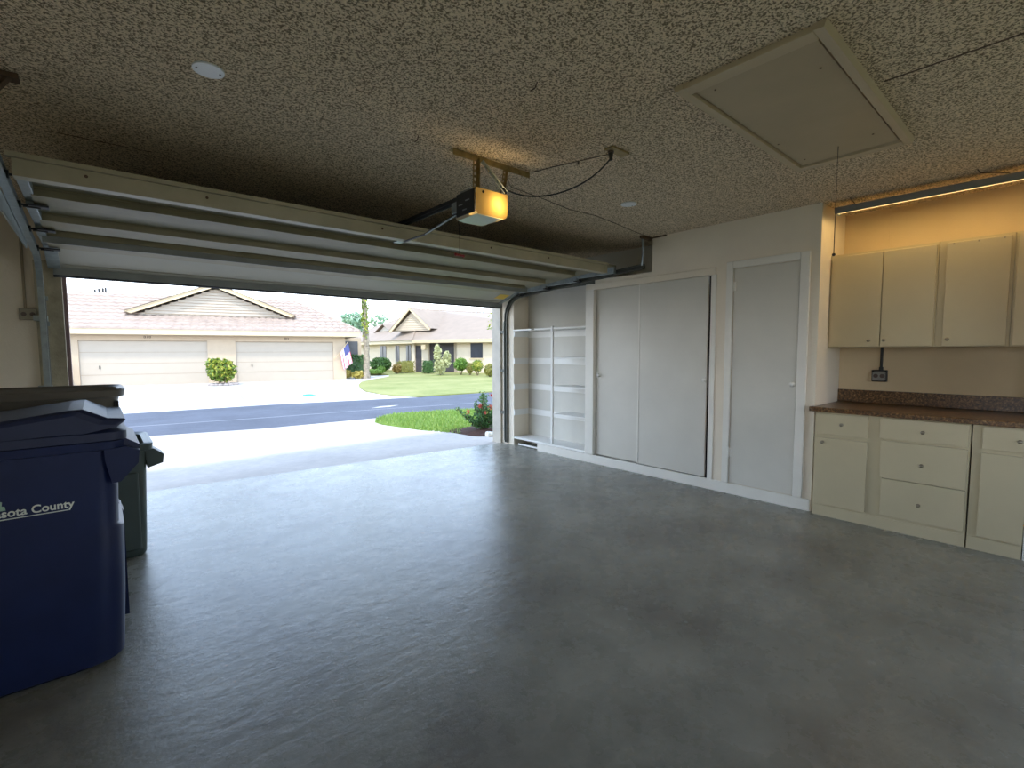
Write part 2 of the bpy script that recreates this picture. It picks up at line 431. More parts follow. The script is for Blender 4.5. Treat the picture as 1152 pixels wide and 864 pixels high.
front('drawer', .402, .870, .388, .664, .633, .516, bc)
front('drawer', .402, .858, .106, .384, .638, .231, bc)
bc2 = thing('base_cabinet', 'cream base cabinet at the right edge of view past the dark joint', 'cabinet', (4.66, .25, 0))
MB().box(4.363, 4.98, .13, .384, .085, .838).build('carcass', M['cab'], bc2)
MB().box(4.357, 4.96, .13, .384, 0, .085).build('toe_kick', M['cab'], bc2)
front('drawer', .128, .337, .683, .828, .166, .753, bc2)
front('door', .128, .337, .098, .655, None, None, bc2)
ct = thing('countertop', 'brown speckled countertop with low backsplash on the cream cabinets', 'countertop', (4.66, .73, .838))
MB().box(4.318, 5.0, .128, 1.322, .840, .877, .006).box(4.318, 4.397, 1.322, 1.342, .840, .877, .005).build('worktop', M['granite'], ct)
MB().box(4.975, 5.0, .128, 1.322, .878, .985, .003).build('backsplash', M['granite'], ct)
XU = 4.65
def upper(label, y0, y1, doors):
    t = thing('wall_cabinet', label, 'cabinet', (4.83, (y0 + y1) / 2, 1.352), 'wall cabinets over the countertop')
    MB().box(XU + .002, 5.0, y0, y1, 1.352, 2.108).build('carcass', M['cab'], t)
    for a, b, ky, hs in doors: front('door', a, b, 1.356, 2.09, ky, 1.404, t, XU - .017, hs)
    return t
upper('two-door cream wall cabinet over the black outlet, beside the closet', .645, 1.322, [(.970, 1.305, 1.036, None), (.655, .964, .939, None)])
upper('single-door cream wall cabinet with screws along its door top', .262, .643, [(.278, .600, .572, [(.565, 2.078), (.437, 2.078), (.313, 2.078)])])
upper('cream wall cabinet cut off by the right edge of view', .128, .260, [(.130, .248, None, None)])
# alcove outlet
ot = thing('wall_outlet', 'dark square outlet box with conduit under the wall cabinets', 'outlet', (5.0, 1.028, 1.11))
MB().box(4.965, 5.0, .975, 1.081, 1.063, 1.160, .006).build('box', M['black'], ot)
MB().box(4.960, 4.966, .983, 1.073, 1.072, 1.150, .012).build('cover_plate', M['greyplate'], ot)
for y in (1.006, 1.050): MB().cyl((4.961, y, 1.111), (4.957, y, 1.111), .017, 14).build('receptacle', M['receptacle'], ot)
MB().cyl((4.985, 1.020, 1.155), (4.985, 1.020, 1.352), .010, 10).cyl((4.985, 1.020, 1.155), (4.985, 1.020, 1.185), .015, 10).build('conduit', M['black'], ot)

# fluorescent fixture over the worktop
ft = thing('fluorescent_shop_light', 'long hanging fluorescent shop light above the cream wall cabinets', 'light fixture', (4.5, .75, 2.39))
MB().prism([(4.430, 2.392), (4.434, 2.392), (4.436, 2.434), (4.526, 2.434), (4.528, 2.411), (4.532, 2.411), (4.532, 2.442), (4.430, 2.442)], 'y', .145, 1.245).build('reflector', M['greymetal'], ft)
for y in (.145, 1.245): MB().box(4.43, 4.532, y - .008, y + .008, 2.396, 2.44, .002).build('end_cap', M['galv'], ft)
MB().cyl((4.48, .17, 2.4165), (4.48, 1.225, 2.4185), .012, 12).build('tube', M['tube'], ft, True)
for y, a in ((1.13, (4.42, 1.15)), (.30, (4.38, .44))):
    MB().tube([(a[0], a[1], H), (a[0] + .015, a[1] - .01, H - .02), (4.47, y, 2.455), (4.5, y - .005, 2.44)], .003, 6).build('hanging_wire', M['wire'], ft)

# attic hatch
ha = thing('attic_hatch', 'square attic hatch with beige board and trim in the ceiling', 'hatch', (2.75, .91, H))
hx0, hx1, hy0, hy1 = 2.07, 3.41, .655, 1.160
MB().box(hx0 + .012, hx1 - .012, hy0 + .012, hy1 - .012, H - .012, H).build('panel', M['hatch'], ha)
MB().prism([(hy0 - .045, H), (hy0, H), (hy0, H - .022), (hy0 - .035, H - .026)], 'x', hx0 - .075, hx1 + .06).build('trim_board', M['hatchtrim'], ha)
MB().prism([(hy1, H), (hy1 + .045, H), (hy1 + .035, H - .026), (hy1, H - .022)], 'x', hx0 - .075, hx1 + .06).build('trim_board', M['hatchtrim'], ha)
MB().box(hx0 - .07, hx0, hy0, hy1, H - .024, H, .003).build('trim_board', M['hatchtrim'], ha)
MB().box(hx1, hx1 + .06, hy0, hy1, H - .024, H, .003).build('trim_board', M['hatchtrim'], ha)
for p in ((3.3, 1.10), (2.13, 1.08), (2.3, .72), (2.95, 1.12), (3.2, .74)):
    MB().cyl((p[0], p[1], H - .014), (p[0], p[1], H - .011), .005, 8).build('nail', M['rust'], ha)
pc = thing('pull_cord', 'thin dark cord hanging straight down from the attic hatch', 'cord', (3.24, .91, H - .012))
MB().tube([(3.24, .91, H - .012), (3.241, .911, 2.2), (3.239, .91, 1.885)], .0022, 6).build('string', M['cord'], pc)
MB().sph((3.239, .91, 1.878), .009).build('bead', M['cord'], pc, True)

# round cover plates
def disc(x, y, r, label):
    t = thing('ceiling_cover_plate', label, 'cover plate', (x, y, H))
    MB().cyl((x, y, H - .007), (x, y, H), r, 36, r).build('plate', M['white_disc'], t, True)
    for s in (-1, 1): MB().cyl((x + s * r * .72, y, H - .009), (x + s * r * .72, y, H - .006), .004, 8).build('screw', M['black'], t)
disc(.403, 2.378, .058, 'round white blank cover plate on the ceiling, upper left')
disc(3.255, 2.34, .062, 'round white cover plate on the ceiling right of the opener')
MB().box(3.20, 3.31, 2.335, 2.345, H - .010, H - .004)
for p, l in (((1.37, 2.353), 'small dark hook in the ceiling left of the opener bracket'), ((1.50, 1.561), 'tiny dark nail in the ceiling in front of the opener bracket')):
    tag(MB().tube([(p[0], p[1], H), (p[0] + .004, p[1] + .02, H - .018), (p[0] + .002, p[1] + .045, H - .02)], .003, 6).build('ceiling_hook', M['rust']), l, 'hook')

# ------------------------------------------------------------------ garage door (raised)
gd = thing('garage_door', 'raised sectional garage door with steel struts under the ceiling', 'garage door', (2.05, 4.3, 2.2))
X0, X1 = -.262, 4.36
zp = lambda y: 2.243 - .07 * (y - 3.3)
secs = [(3.29, 3.825), (3.832, 4.335), (4.342, 4.855)]
ribs = [3.665, 4.14, 4.50]
for i, ((a, b), rb) in enumerate(zip(secs, ribs)):
    t = .006
    # sheet, then the deeper lower rail
    MB().prism([(a, zp(a)), (b, zp(b)), (b, zp(b) + .022), (a, zp(a) + .022)], 'x', X0, X1).build('door_panel', M['panelpaint'], gd)
    MB().prism([(rb, zp(rb) - .045), (b, zp(b) - .045), (b, zp(b)), (rb + .006, zp(rb)), (rb - .018, zp(rb)), (rb - .018, zp(rb) - .006), (rb, zp(rb) - .006)], 'x', X0 + .035, X1 - .25).build('panel_rail', M['rail'], gd)
    MB().box(X0, X0 + .045, a, b, zp(b) - .03, zp(a), .003).build('end_stile', M['galv'], gd)
    MB().box(X1 - .045, X1, a, b, zp(b) - .03, zp(a), .003).build('end_stile', M['galv'], gd)
    if i == 0:
        MB().prism([(a - .012, 2.163), (a + .006, 2.163), (a + .006, zp(a)), (a - .012, zp(a))], 'x', X0, 4.19).build('strut', M['strut'], gd)
        MB().prism([(a - .030, 2.245), (a + .004, 2.245), (a + .004, 2.272), (a - .030, 2.268)], 'x', X0 - .02, 4.19).build('strut_lip', M['strut'], gd)
        MB().prism([(a + .004, 2.163), (a + .06, 2.163), (a + .06, 2.170), (a + .004, 2.170)], 'x', X0, 4.19).build('strut_flange', M['strut'], gd)
# bottom section, tilted down toward the opening
p0, p1 = (4.87, 2.125), (5.30, 2.000)
def q(t, d):  # point t along, d outward(below)
    ux, uz = p1[0] - p0[0], p1[1] - p0[1]; L = math.hypot(ux, uz); nx, nz = -uz / L, ux / L
    return (p0[0] + ux * t - nx * d * -1 * -1, p0[1] + uz * t - nz * d)
MB().prism([q(0, 0), q(1, 0), q(1, -.03), q(0, -.03)], 'x', X0, X1).build('door_panel', M['white_panel'], gd)
MB().prism([q(.80, 0), q(.80, .008), q(.83, .008), q(.83, 0)], 'x', X0 + .1, X1 - .05).build('panel_rib', M['white_panel'], gd)
MB().prism([(4.512, 2.068), (4.512, 2.128), (4.52, 2.134), (4.56, 2.112), (4.56, 2.106), (4.524, 2.112), (4.524, 2.068)], 'x', X0 + .02, X1 - .2).build('strut', M['strutdark'], gd)  # strut in a darker paint that carries its shade
MB().prism([(5.275, 1.949), (5.305, 1.943), (5.325, 2.01), (5.275, 2.022)], 'x', X0 + .03, X1 + .02).build('bottom_rail', M['strutdark'], gd)
MB().prism([(5.285, 1.937), (5.318, 1.932), (5.318, 1.946), (5.285, 1.949)], 'x', X0 + .03, X1 + .02).build('bottom_seal', M['rubber'], gd)
MB().prism([q(0, .012), q(.97, .012), q(.97, 0), q(0, 0)], 'x', X0, X0 + .075).build('end_stile', M['galv'], gd)
MB().prism([q(0, .012), q(.97, .012), q(.97, 0), q(0, 0)], 'x', X1 - .06, X1).build('end_stile', M['galv'], gd)
for xx in (X0 + .02, X1 - .05):
    for y in (3.828, 4.338, 4.86):
        hg = MB().box(xx - .01, xx + .075 if xx < 0 else xx + .02, y - .035, y + .035, zp(y) - .062, zp(y) - .052, .002).cyl((xx - .03, y, zp(y) - .062), (xx + .04, y, zp(y) - .062), .007, 8)
        hg.build('hinge', M['black'] if xx in (X0 + .02, X1 - .05) else M['strutdark'], gd)
for s, xx in ((-1, X0), (1, X1)):
    for y in (3.36, 3.828, 4.338, 4.86):
        z = zp(y) - .055
        MB().cyl((xx - s * .03, y, z), (xx + s * .028, y, z), .006, 8).cyl((xx + s * .018, y, z), (xx + s * .034, y, z), .02, 14).build('roller', M['black'], gd)
# arm bracket and label
MB().box(1.77, 1.83, 3.31, 3.45, 2.168, 2.178, .002).build('arm_bracket', M['galv'], gd)
MB().prism([q(.30, .002), q(.62, .002), q(.62, 0), q(.30, 0)], 'x', 4.12, 4.28).build('warning_label', M['yellow'], gd)
for xx in (.0, .52, 1.6, 2.6, 3.3):
    MB().cyl((xx, 3.276, 2.215), (xx, 3.281, 2.215), .008, 8).build('bolt', M['rust'], gd)

# tracks
def track(x, side, name, label):
    t = thing(name, label, 'track', (x, 5.2, 0))
    # path along +y then curve down to vertical
    path = []
    y_s = 2.96; 
    for y in (y_s, 3.5, 4.0, 4.5, 4.92): path.append((y, 2.215 - .07 * (y - 3.0)))
    z0 = path[-1][1]; cy = 4.92; R = .30
    for k in range(1, 9):
        a = math.radians(90 * k / 8); path.append((cy + R * math.sin(a), z0 - R * (1 - math.cos(a))))
    path.append((5.22, 1.0)); path.append((5.22, .02))
    # C profile offsets: (lateral, normal)
    prof = [(-.024, -.012), (-.024, .022), (.008, .028), (.014, .014), (.011, .013), (.006, .024), (-.020, .019), (-.020, -.012)]
    mb = MB(); rings = []
    for i, (y, z) in enumerate(path):
        a = path[max(i - 1, 0)]; b = path[min(i + 1, len(path) - 1)]
        ty, tz = b[0] - a[0], b[1] - a[1]; L = math.hypot(ty, tz); ty /= L; tz /= L
        ny, nz = -tz, ty
        ring = []
        for u, v in [(-.022, -.026), (-.022, .026), (.014, .026), (.014, .016), (.010, .016), (.010, .021), (-.018, .021), (-.018, -.021), (.010, -.021), (.010, -.014), (.014, -.014), (.014, -.026)]:
            ring.append(mb.bm.verts.new((x - side * u * -1 * -1, y + ny * v, z + nz * v)))
        rings.append(ring)
    n = len(rings[0])
    for A, B in zip(rings, rings[1:]):
        for k in range(n): mb.bm.faces.new([A[k], B[k], B[(k + 1) % n], A[(k + 1) % n]])
    mb.bm.faces.new(rings[0]); mb.bm.faces.new(rings[-1])
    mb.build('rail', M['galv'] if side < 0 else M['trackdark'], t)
    # stiffening angle under the horizontal run
    xo = x + side * .03
    MB().box(xo - .004, xo + .004, 2.96, 4.7, 2.045 if side < 0 else 2.105, 2.15).build('stiffener_angle', M['galv'] if side < 0 else M['trackdark'], t)
    MB().box(x - .006, x + .006, 5.235, 5.245, .05, 1.75).box(x - .02 , x + .02, 5.243, 5.25, .05, 1.75).build('mounting_angle', M['strutdark'], t)
    for z in (.45, 1.05, 1.6):
        if side < 0: MB().box(x - .06, x + .02, 5.25, 5.34, z - .02, z + .02).build('bracket', M['galv'], t)
        else: MB().box(x - .02, x + .02, 5.25, 5.336, z - .02, z + .02).build('bracket', M['trackdark'], t)
    return t
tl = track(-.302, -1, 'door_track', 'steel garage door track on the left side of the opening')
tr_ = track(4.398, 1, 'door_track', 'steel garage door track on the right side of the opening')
MB().tube([(-.33, 2.955, 2.20), (-.31, 2.95, 2.35), (-.22, 2.95, 2.485)], .012, 4).box(-.32, -.195, 2.93, 2.99, H - .02, H).build('hanger', M['rust'], tl)
MB().box(4.22, 4.395, 2.872, 2.895, H - .03, H).box(4.38, 4.41, 2.70, 2.88, H - .012, H - .001).build('hanger', M['rust'], tr_)
MB().tube([(4.27, 2.90, 2.485), (4.34, 2.93, 2.36), (4.385, 2.975, 2.225)], .011, 4).build('hanger_strap', M['galv'], tr_)

# ------------------------------------------------------------------ opener
op = thing('garage_door_opener', 'ceiling-hung garage door opener with a glowing amber light lens', 'door opener', (1.81, 2.37, H))
bx0, bx1, by0, by1, bz0, bz1 = 1.69, 1.925, 2.265, 2.475, 2.125, 2.272
MB().box(bx0 + .006, bx1 - .01, by0 + .075, by1 - .01, bz0 + .01, bz1 - .005, .004).build('chassis', M['black'], op)
MB().box(bx0 - .001, bx0 + .006, by0 + .02, by1 - .008, bz0 + .012, bz1, .003).build('control_plate', M['black'], op)
for yy, zz in ((2.33, 2.215), (2.40, 2.20), (2.36, 2.165)):
    MB().box(bx0 - .004, bx0, yy, yy + .04, zz, zz + .006).build('control_label', M['galv'], op)
MB().box(bx0 + .02, bx1 - .04, by0 + .10, by1 - .02, bz1 - .005, bz1 + .022, .004).build('motor_cover', M['strutdark'], op)
# U shaped amber lens (near face, right end, thin left lip)
def shell(y0, y1):
    pass
ln = MB()
sec = []
for k in range(0, 7):
    a = math.radians(-90 + 90 * k / 6)
    sec.append((bx1 - .035 + .035 * math.cos(a), bz0 + .035 + .035 * math.sin(a)))
outer = [(bx0, bz1), (bx0, bz0 + .012), (bx0 + .012, bz0)] + sec + [(bx1, bz1)]
ln.prism(outer, 'y', by0, by0 + .003)
ln.build('light_lens', M['amber'], op)
wr = MB()
A = [wr.bm.verts.new((x, by0 + .003, z)) for x, z in outer[1:]]
B = [wr.bm.verts.new((x, by1 + (.018 if 1 < i < len(outer) - 3 else 0), z)) for i, (x, z) in enumerate(outer[1:])]
for i in range(len(A) - 1):
    wr.bm.faces.new([A[i], B[i], B[i + 1], A[i + 1]])
wr.build('lens_wrap', M['amber'], op)
MB().prism([(bx0 + .012, by0 + .012), (bx1 - .036, by0 + .012), (bx1 - .036, by1 - .002), (bx0 + .07, by1 + .014), (bx0 + .012, by1 - .006)], 'z', bz0 - .001, bz0 + .003).build('bottom_lens', M['lens'], op)
MB().sph((bx1 - .075, by0 + .045, bz0 + .075), .022).build('bulb', M['bulb'], op, True)
MB().cyl((bx0 + .05, by0 - .003, bz1 - .018), (bx0 + .05, by0 + .003, bz1 - .018), .008, 10).build('lens_screw', M['black'], op)
# hanging brackets
def perf(par, p, q_, w, name='hanger_strap', m='brass'):
    p, q_ = Vector(p), Vector(q_); d = (q_ - p); L = d.length; d.normalize()
    side = Vector((1, 0, 0)) if abs(d.x) < .9 else Vector((0, 1, 0))
    side = (side - side.dot(d) * d).normalized(); nrm = d.cross(side)
    mb = MB()
    def slab(u0, u1, s0, s1, th=.0025):
        vs = [p + d * u + side * s_ + nrm * n_ for u in (u0, u1) for s_ in (s0, s1) for n_ in (0, th)]
        v = [mb.bm.verts.new(x) for x in vs]
        for f in ((0, 1, 3, 2), (4, 6, 7, 5), (0, 4, 5, 1), (2, 3, 7, 6), (0, 2, 6, 4), (1, 5, 7, 3)): mb.bm.faces.new([v[i] for i in f])
    e = w * .28
    slab(0, L, -w / 2, -w / 2 + e); slab(0, L, w / 2 - e, w / 2)
    n = max(3, int(L / .035))
    for k in range(n + 1):
        u = (L - .014) * k / n; slab(u, u + .014, -w / 2 + e, w / 2 - e)
    # folded flange
    vs = [p + d * u + side * (w / 2) + nrm * n_ + side * s_ for u in (0, L) for s_ in (0, .0025) for n_ in (0, w * .8)]
    v = [mb.bm.verts.new(x) for x in vs]
    for f in ((0, 1, 3, 2), (4, 6, 7, 5), (0, 4, 5, 1), (2, 3, 7, 6), (0, 2, 6, 4), (1, 5, 7, 3)): mb.bm.faces.new([v[i] for i in f])
    return mb.build(name, M[m], par)
MB().box(1.60, 2.20, 2.362, 2.366, H - .036, H, 0).box(1.60, 2.20, 2.366, 2.405, H - .004, H, 0).build('ceiling_angle', M['brass'], op)
for k in range(16):
    pass
perf(op, (1.755, 2.36, H - .02), (1.735, 2.34, bz1 - .02), .032)
perf(op, (1.80, 2.36, H - .03), (1.945, 2.31, 2.30), .018, m='galv')
perf(op, (1.985, 2.36, H - .03), (1.945, 2.34, 2.33), .024)
MB().sph((1.945, 2.325, 2.315), .022, (1, 1, 1.3)).cyl((1.945, 2.325, 2.33), (1.91, 2.34, 2.262), .012, 10).build('cord_clamp', M['black'], op, True)
# rail (T) towards the door header
MB().box(1.785, 1.815, 2.46, 5.34, 2.290, 2.312).box(1.797, 1.803, 2.46, 5.34, 2.272, 2.292).build('rail', M['black'], op)
MB().box(1.782, 1.818, 2.56, 2.66, 2.215, 2.285, .004).build('trolley', M['galv'], op)
MB().tube([(1.80, 2.62, 2.214), (1.80, 3.04, 2.158), (1.80, 3.33, 2.160)], .007, 6).build('door_arm', M['black'], op)
MB().tube([(1.79, 2.62, 2.203), (1.79, 3.0, 2.153)], .005, 6).build('arm_brace', M['galv'], op)
MB().box(1.77, 1.83, 5.30, 5.36, 2.25, 2.33, .003).build('header_bracket', M['galv'], op)
# release cord
rc = thing('release_handle', 'small red release handle on a thin cord below the opener', 'handle', (1.80, 2.62, 2.25))
MB().tube([(1.80, 2.62, 2.25), (1.80, 2.598, 2.1), (1.80, 2.598, 1.955)], .0018, 6).build('cord', M['cord'], rc)
MB().cyl((1.765, 2.59, 1.948), (1.835, 2.606, 1.948), .008, 12).sph((1.765, 2.59, 1.948), .010).sph((1.835, 2.606, 1.948), .010).build('grip', M['red'], rc, True)
# power cord to the ceiling outlet
po = thing('ceiling_outlet', 'small dark ceiling outlet where the opener cord plugs in', 'outlet', (2.33, 1.78, H))
MB().box(2.27, 2.43, 1.745, 1.805, H - .012, H, .003).build('plate', M['brass'], po)
MB().cyl((2.31, 1.79, H - .012), (2.31, 1.79, H - .02), .018, 12).build('receptacle', M['receptacle'], po)
pc2 = thing('power_cord', 'black power cord sagging from the opener to the ceiling outlet', 'cord', (2.31, 1.8, H - .02))
pts = []
P0, P1, P2, P3 = Vector((1.955, 2.33, 2.335)), Vector((2.05, 2.20, 2.22)), Vector((2.25, 1.95, 2.26)), Vector((2.31, 1.79, H - .05))
for k in range(17):
    t = k / 16; pts.append((1 - t) ** 3 * P0 + 3 * (1 - t) ** 2 * t * P1 + 3 * (1 - t) * t * t * P2 + t ** 3 * P3)
MB().tube(pts, .0045, 8).build('cable', M['cord'], pc2, True)
MB().cyl((2.31, 1.79, H - .021), (2.31, 1.79, H - .062), .014, 10, .008).build('plug', M['cord'], pc2, True)
tag(MB().tube([(2.20, 2.34, H - .004), (2.24, 2.2, H - .002), (2.30, 1.99, H - .004), (2.36, 1.81, H - .003)], .0025, 5).box(2.292, 2.297, 2.02, 2.03, H - .02, H).build('signal_wire', M['wire']), 'thin stapled wire along the ceiling beside the opener bracket', 'wire')
tag(MB().tube([(1.96, 2.36, 2.33), (2.05, 2.42, 2.45), (2.28, 2.643, H - .003), (2.62, 2.68, H - .003), (2.99, 2.741, H - .003), (3.3, 2.72, H - .003), (3.61, 2.76, H - .003), (4.1, 2.84, H - .003), (4.38, 2.86, H - .004)], .0025, 5).build('signal_wire', M['wire']), 'thin wire wandering over the ceiling from opener to the closet wall', 'wire')

# outlet on the wall left of the opening
wo = thing('wall_outlet', 'metal outlet box with conduit on the wall left of the opening', 'outlet', (-.39, 5.36, 1.63))
MB().box(-.440, -.345, 5.315, 5.36, 1.588, 1.672, .004).build('box', M['outletbox'], wo)
MB().box(-.444, -.341, 5.309, 5.316, 1.584, 1.676, .006).build('cover_plate', M['outletbox'], wo)
for x in (-.417, -.368): MB().cyl((x, 5.311, 1.63), (x, 5.305, 1.63), .016, 14).build('receptacle', M['receptacle'], wo)
MB().cyl((-.408, 5.345, 1.67), (-.408, 5.345, H), .009, 10).build('conduit', M['conduit'], wo)
MB().tube([(-.345, 5.352, 1.62), (-.335, 5.352, 1.45), (-.343, 5.352, 1.3), (-.325, 5.352, 1.2), (-.318, 5.352, 1.02), (-.318, 5.335, .9)], .003, 5).build('wire', M['conduit'], wo)
for (x, z, w, wh) in ((-.30, 1.76, .05, 'upper'), (-.30, 1.56, .05, 'lower')):
    tag(MB().box(x - w / 2, x + w / 2, 5.332, 5.341, z - .018, z + .018, .002).box(x - w / 2, x - w / 2 + .004, 5.31, 5.334, z - .018, z + .018).build('track_bracket', M['galv']), '%s small steel bracket screwed to the left wooden jamb' % wh, 'bracket')

# ------------------------------------------------------------------ bins
b1 = thing('rolling_trash_cart', 'navy blue rolling cart lettered sota County, nearest of the bins', 'trash bin', (-.33, 2.88, 0))
cx, cy = -.345, 2.885
bd = MB().loft([(.0, cx - .02, cy, .345, .255, .10), (.02, cx, cy, .378, .283, .11), (.30, cx + .004, cy, .388, .285, .10), (.585, cx + .006, cy, .394, .287, .09), (.60, cx - .002, cy, .385, .287, .08),
          (.80, cx, cy, .388, .289, .07), (.925, cx, cy, .392, .291, .06), (.93, cx, cy, .415, .305, .06), (.962, cx, cy, .418, .308, .06), (.966, cx, cy, .40, .295, .05)])
bd.build('body', M['navy'], b1, True)
lid = MB().loft([(.967, cx, cy, .425, .315, .06), (1.0, cx, cy, .425, .315, .06), (1.008, cx, cy, .41, .30, .06), (1.012, cx - .01, cy, .37, .27, .05)], cap1=False)
lid.build('lid_skirt', M['navylid'], b1, True)
# crowned lid top, raised toward the handle end
lt = MB()
pr = [(-.78, .985), (-.78, 1.03), (-.60, 1.045), (-.30, 1.07), (-.10, 1.098), (-.055, 1.10), (.02, 1.058), (.075, 1.052), (.078, 1.044), (.03, 1.035), (-.05, 1.02), (-.10, 1.006)]
rings = []
for yy, dz, ins in ((2.572, -.022, .03), (2.58, -.008, .012), (2.60, 0, 0), (cy, .002, 0), (3.15, 0, 0), (3.17, -.008, .012), (3.18, -.022, .03)):
    rings.append([lt.bm.verts.new((x - (ins if x > -.1 else 0), yy, max(.985, z + (dz if z > 1.01 else 0)))) for x, z in pr])
for A, B in zip(rings, rings[1:]):
    for k in range(len(pr)): lt.bm.faces.new([A[k], B[k], B[(k + 1) % len(pr)], A[(k + 1) % len(pr)]])
lt.bm.faces.new(rings[0]); lt.bm.faces.new(rings[-1])
lt.build('lid', M['navylid'], b1)
for yy in (2.70, 2.74, 2.78):
    MB().box(.0, .03, yy, yy + .012, .985, 1.04).build('hinge_lug', M['navylid'], b1)
MB().prism([(.002, .93), (.075, .935), (.118, .915), (.112, .86), (.052, .79), (.022, .785), (.004, .88)], 'y', 2.575, 2.64).build('handle_bracket', M['navy'], b1)
MB().prism([(.03, .955), (.075, .955), (.118, .925), (.112, .86), (.052, .79), (.03, .79)], 'y', 3.09, 3.14).build('handle_bracket', M['navy'], b1)
MB().prism([(.03, .968), (.07, .968), (.122, .932), (.118, .905), (.06, .935), (.03, .94)], 'y', 2.62, 3.15).build('handle_hood', M['navylid'], b1)
MB().cyl((.10, 2.68, .895), (.10, 3.09, .895), .014, 12).build('handle_bar', M['navy'], b1, True)
MB().prism([(.020, .03), (.062, .03), (.063, .55), (.03, .64)], 'y', 3.0, 3.10).build('rear_rib', M['navy'], b1)
for yy in (3.135, 2.66):
    pass
# lettering
def text_mesh(body, size, m, parent, name, origin, sx=1.0, offset=0.0, rotx=PI / 2, depth=.0015, fit=None):
    cu = bpy.data.curves.new('t', 'FONT'); cu.body = body; cu.size = size; cu.extrude = depth; cu.offset = offset
    to = bpy.data.objects.new('t', cu); C.objects.link(to)
    dg = bpy.context.evaluated_depsgraph_get(); dg.update()
    me = bpy.data.meshes.new_from_object(to.evaluated_get(dg)); bpy.data.objects.remove(to)
    xs = [v.co.x for v in me.vertices]; 
    if fit: sx = fit / (max(xs) - min(xs))
    mt = Matrix.Translation(origin) @ Matrix.Rotation(rotx, 4, 'X') @ Matrix.Diagonal((sx, 1, 1, 1)) @ Matrix.Translation((-max(xs), 0, 0))
    me.transform(mt); me.materials.clear(); me.materials.append(m); me.name = name
    o = bpy.data.objects.new(name, me); C.objects.link(o); o.parent = parent
    o.matrix_parent_inverse = Matrix.Translation(-Vector(parent.location)) if not parent.get('_rot') else Matrix.Identity(4)
    return o
YF = cy - .2885
text_mesh('Sarasota County', .043, M['print'], b1, 'lettering', (-.098, YF - .0005, .709), fit=.273, offset=.0008)
MB().box(-.375, -.118, YF - .003, YF + .001, .6985, .7015).build('underline', M['print'], b1)
MB().prism([(-.335, .735), (-.290, .735), (-.292, .750), (-.300, .752), (-.298, .768), (-.305, .770), (-.308, .790), (-.325, .792), (-.33, .77)], 'y', YF - .003, YF + .001).build('tree_emblem', M['printgreen'], b1)

b2 = thing('open_trash_bin', 'grey brown open-topped bin standing behind the navy cart', 'trash bin', (-.29, 3.58, 0))
cx2, cy2 = -.285, 3.555
bb = MB().loft([(.0, cx2, cy2, .27, 0.165, .08), (.30, cx2, cy2, .31, 0.195, .08), (.95, cx2, cy2, .345, 0.225, .08), (1.035, cx2, cy2, .352, 0.232, .08), (1.09, cx2, cy2, .365, 0.243, .09), (1.095, cx2, cy2, .385, 0.258, .10),
                (1.130, cx2, cy2, .392, 0.263, .10), (1.137, cx2, cy2, .385, 0.257, .10), (1.125, cx2, cy2, .36, 0.235, .09), (.9, cx2, cy2, .335, 0.215, .08), (.05, cx2, cy2, .26, 0.155, .07)])
bb.build('body', M['taupe'], b2, True)
MB().box(.058, .076, 3.34, 3.44, 1.02, 1.07, .004).build('hand_grip', M['recess_shade'], b2)  # grip cutout drawn as a dark box, its shade put into the colour

b3 = thing('square_trash_bin', 'dark green grey bin with grip handle, farthest of the bins', 'trash bin', (-.05, 4.14, 0))
cx3, cy3 = -.055, 4.155
MB().loft([(.0, cx3, cy3, .235, .24, .05), (.02, cx3, cy3, .245, .25, .05), (.10, cx3, cy3, .25, .255, .05), (.69, cx3, cy3, .268, .275, .05), (.695, cx3, cy3, .278, .285, .05), (.70, cx3, cy3, .300, .305, .06), (.742, cx3, cy3, .305, .31, .06), (.748, cx3, cy3, .29, .295, .05),
          (.735, cx3, cy3, .26, .265, .05), (.05, cx3, cy3, .235, .24, .05)]).build('body', M['teal'], b3, True)
MB().box(-.19, .165, cy3 - .283, cy3 - .262, .05, .56, .012).build('side_panel', M['teal'], b3)
MB().prism([(.205, .70), (.252, .70), (.305, .655), (.298, .60), (.215, .575)], 'y', 3.90, 4.05).build('grip_handle', M['teal'], b3)

# ------------------------------------------------------------------ exterior ground
def ground(name, pts, z, m, th=.06):
    mb = MB(); mb.poly([(x, y, z) for x, y in pts])
    r = bmesh.ops.extrude_face_region(mb.bm, geom=list(mb.bm.faces))
    bmesh.ops.translate(mb.bm, vec=(0, 0, -th), verts=[v for v in r['geom'] if isinstance(v, bmesh.types.BMVert)])
    return struct(mb, name, m)
ground('ground', [(-60, -40), (90, -40), (90, 120), (-60, 120)], -.19, M['earth'])
dv = MB()
rows = [[(-2.5, 5.54), (-.19, 5.735), (4.386, 5.340), (4.74, 5.545)], [(-3.2, 6.3), (-.4, 6.3), (3.0, 6.3), (4.60, 6.3)], [(-4, 8.6), (-.4, 8.6), (2.3, 8.6), (4.09, 8.57)], [(-5, 11.2), (-.4, 10.3), (2.25, 9.6), (4.6, 9.5)]]
zs = [-.008, -.04, -.078, -.078]
g = [[dv.bm.verts.new((x, y, z)) for x, y in row] for row, z in zip(rows, zs)]
for i in range(3):
    for j in range(3): dv.bm.faces.new([g[i][j], g[i][j + 1], g[i + 1][j + 1], g[i + 1][j]])
r = bmesh.ops.extrude_face_region(dv.bm, geom=list(dv.bm.faces))
bmesh.ops.translate(dv.bm, vec=(0, 0, -.1), verts=[v for v in r['geom'] if isinstance(v, bmesh.types.BMVert)])
struct(dv, 'driveway', M['drive'])
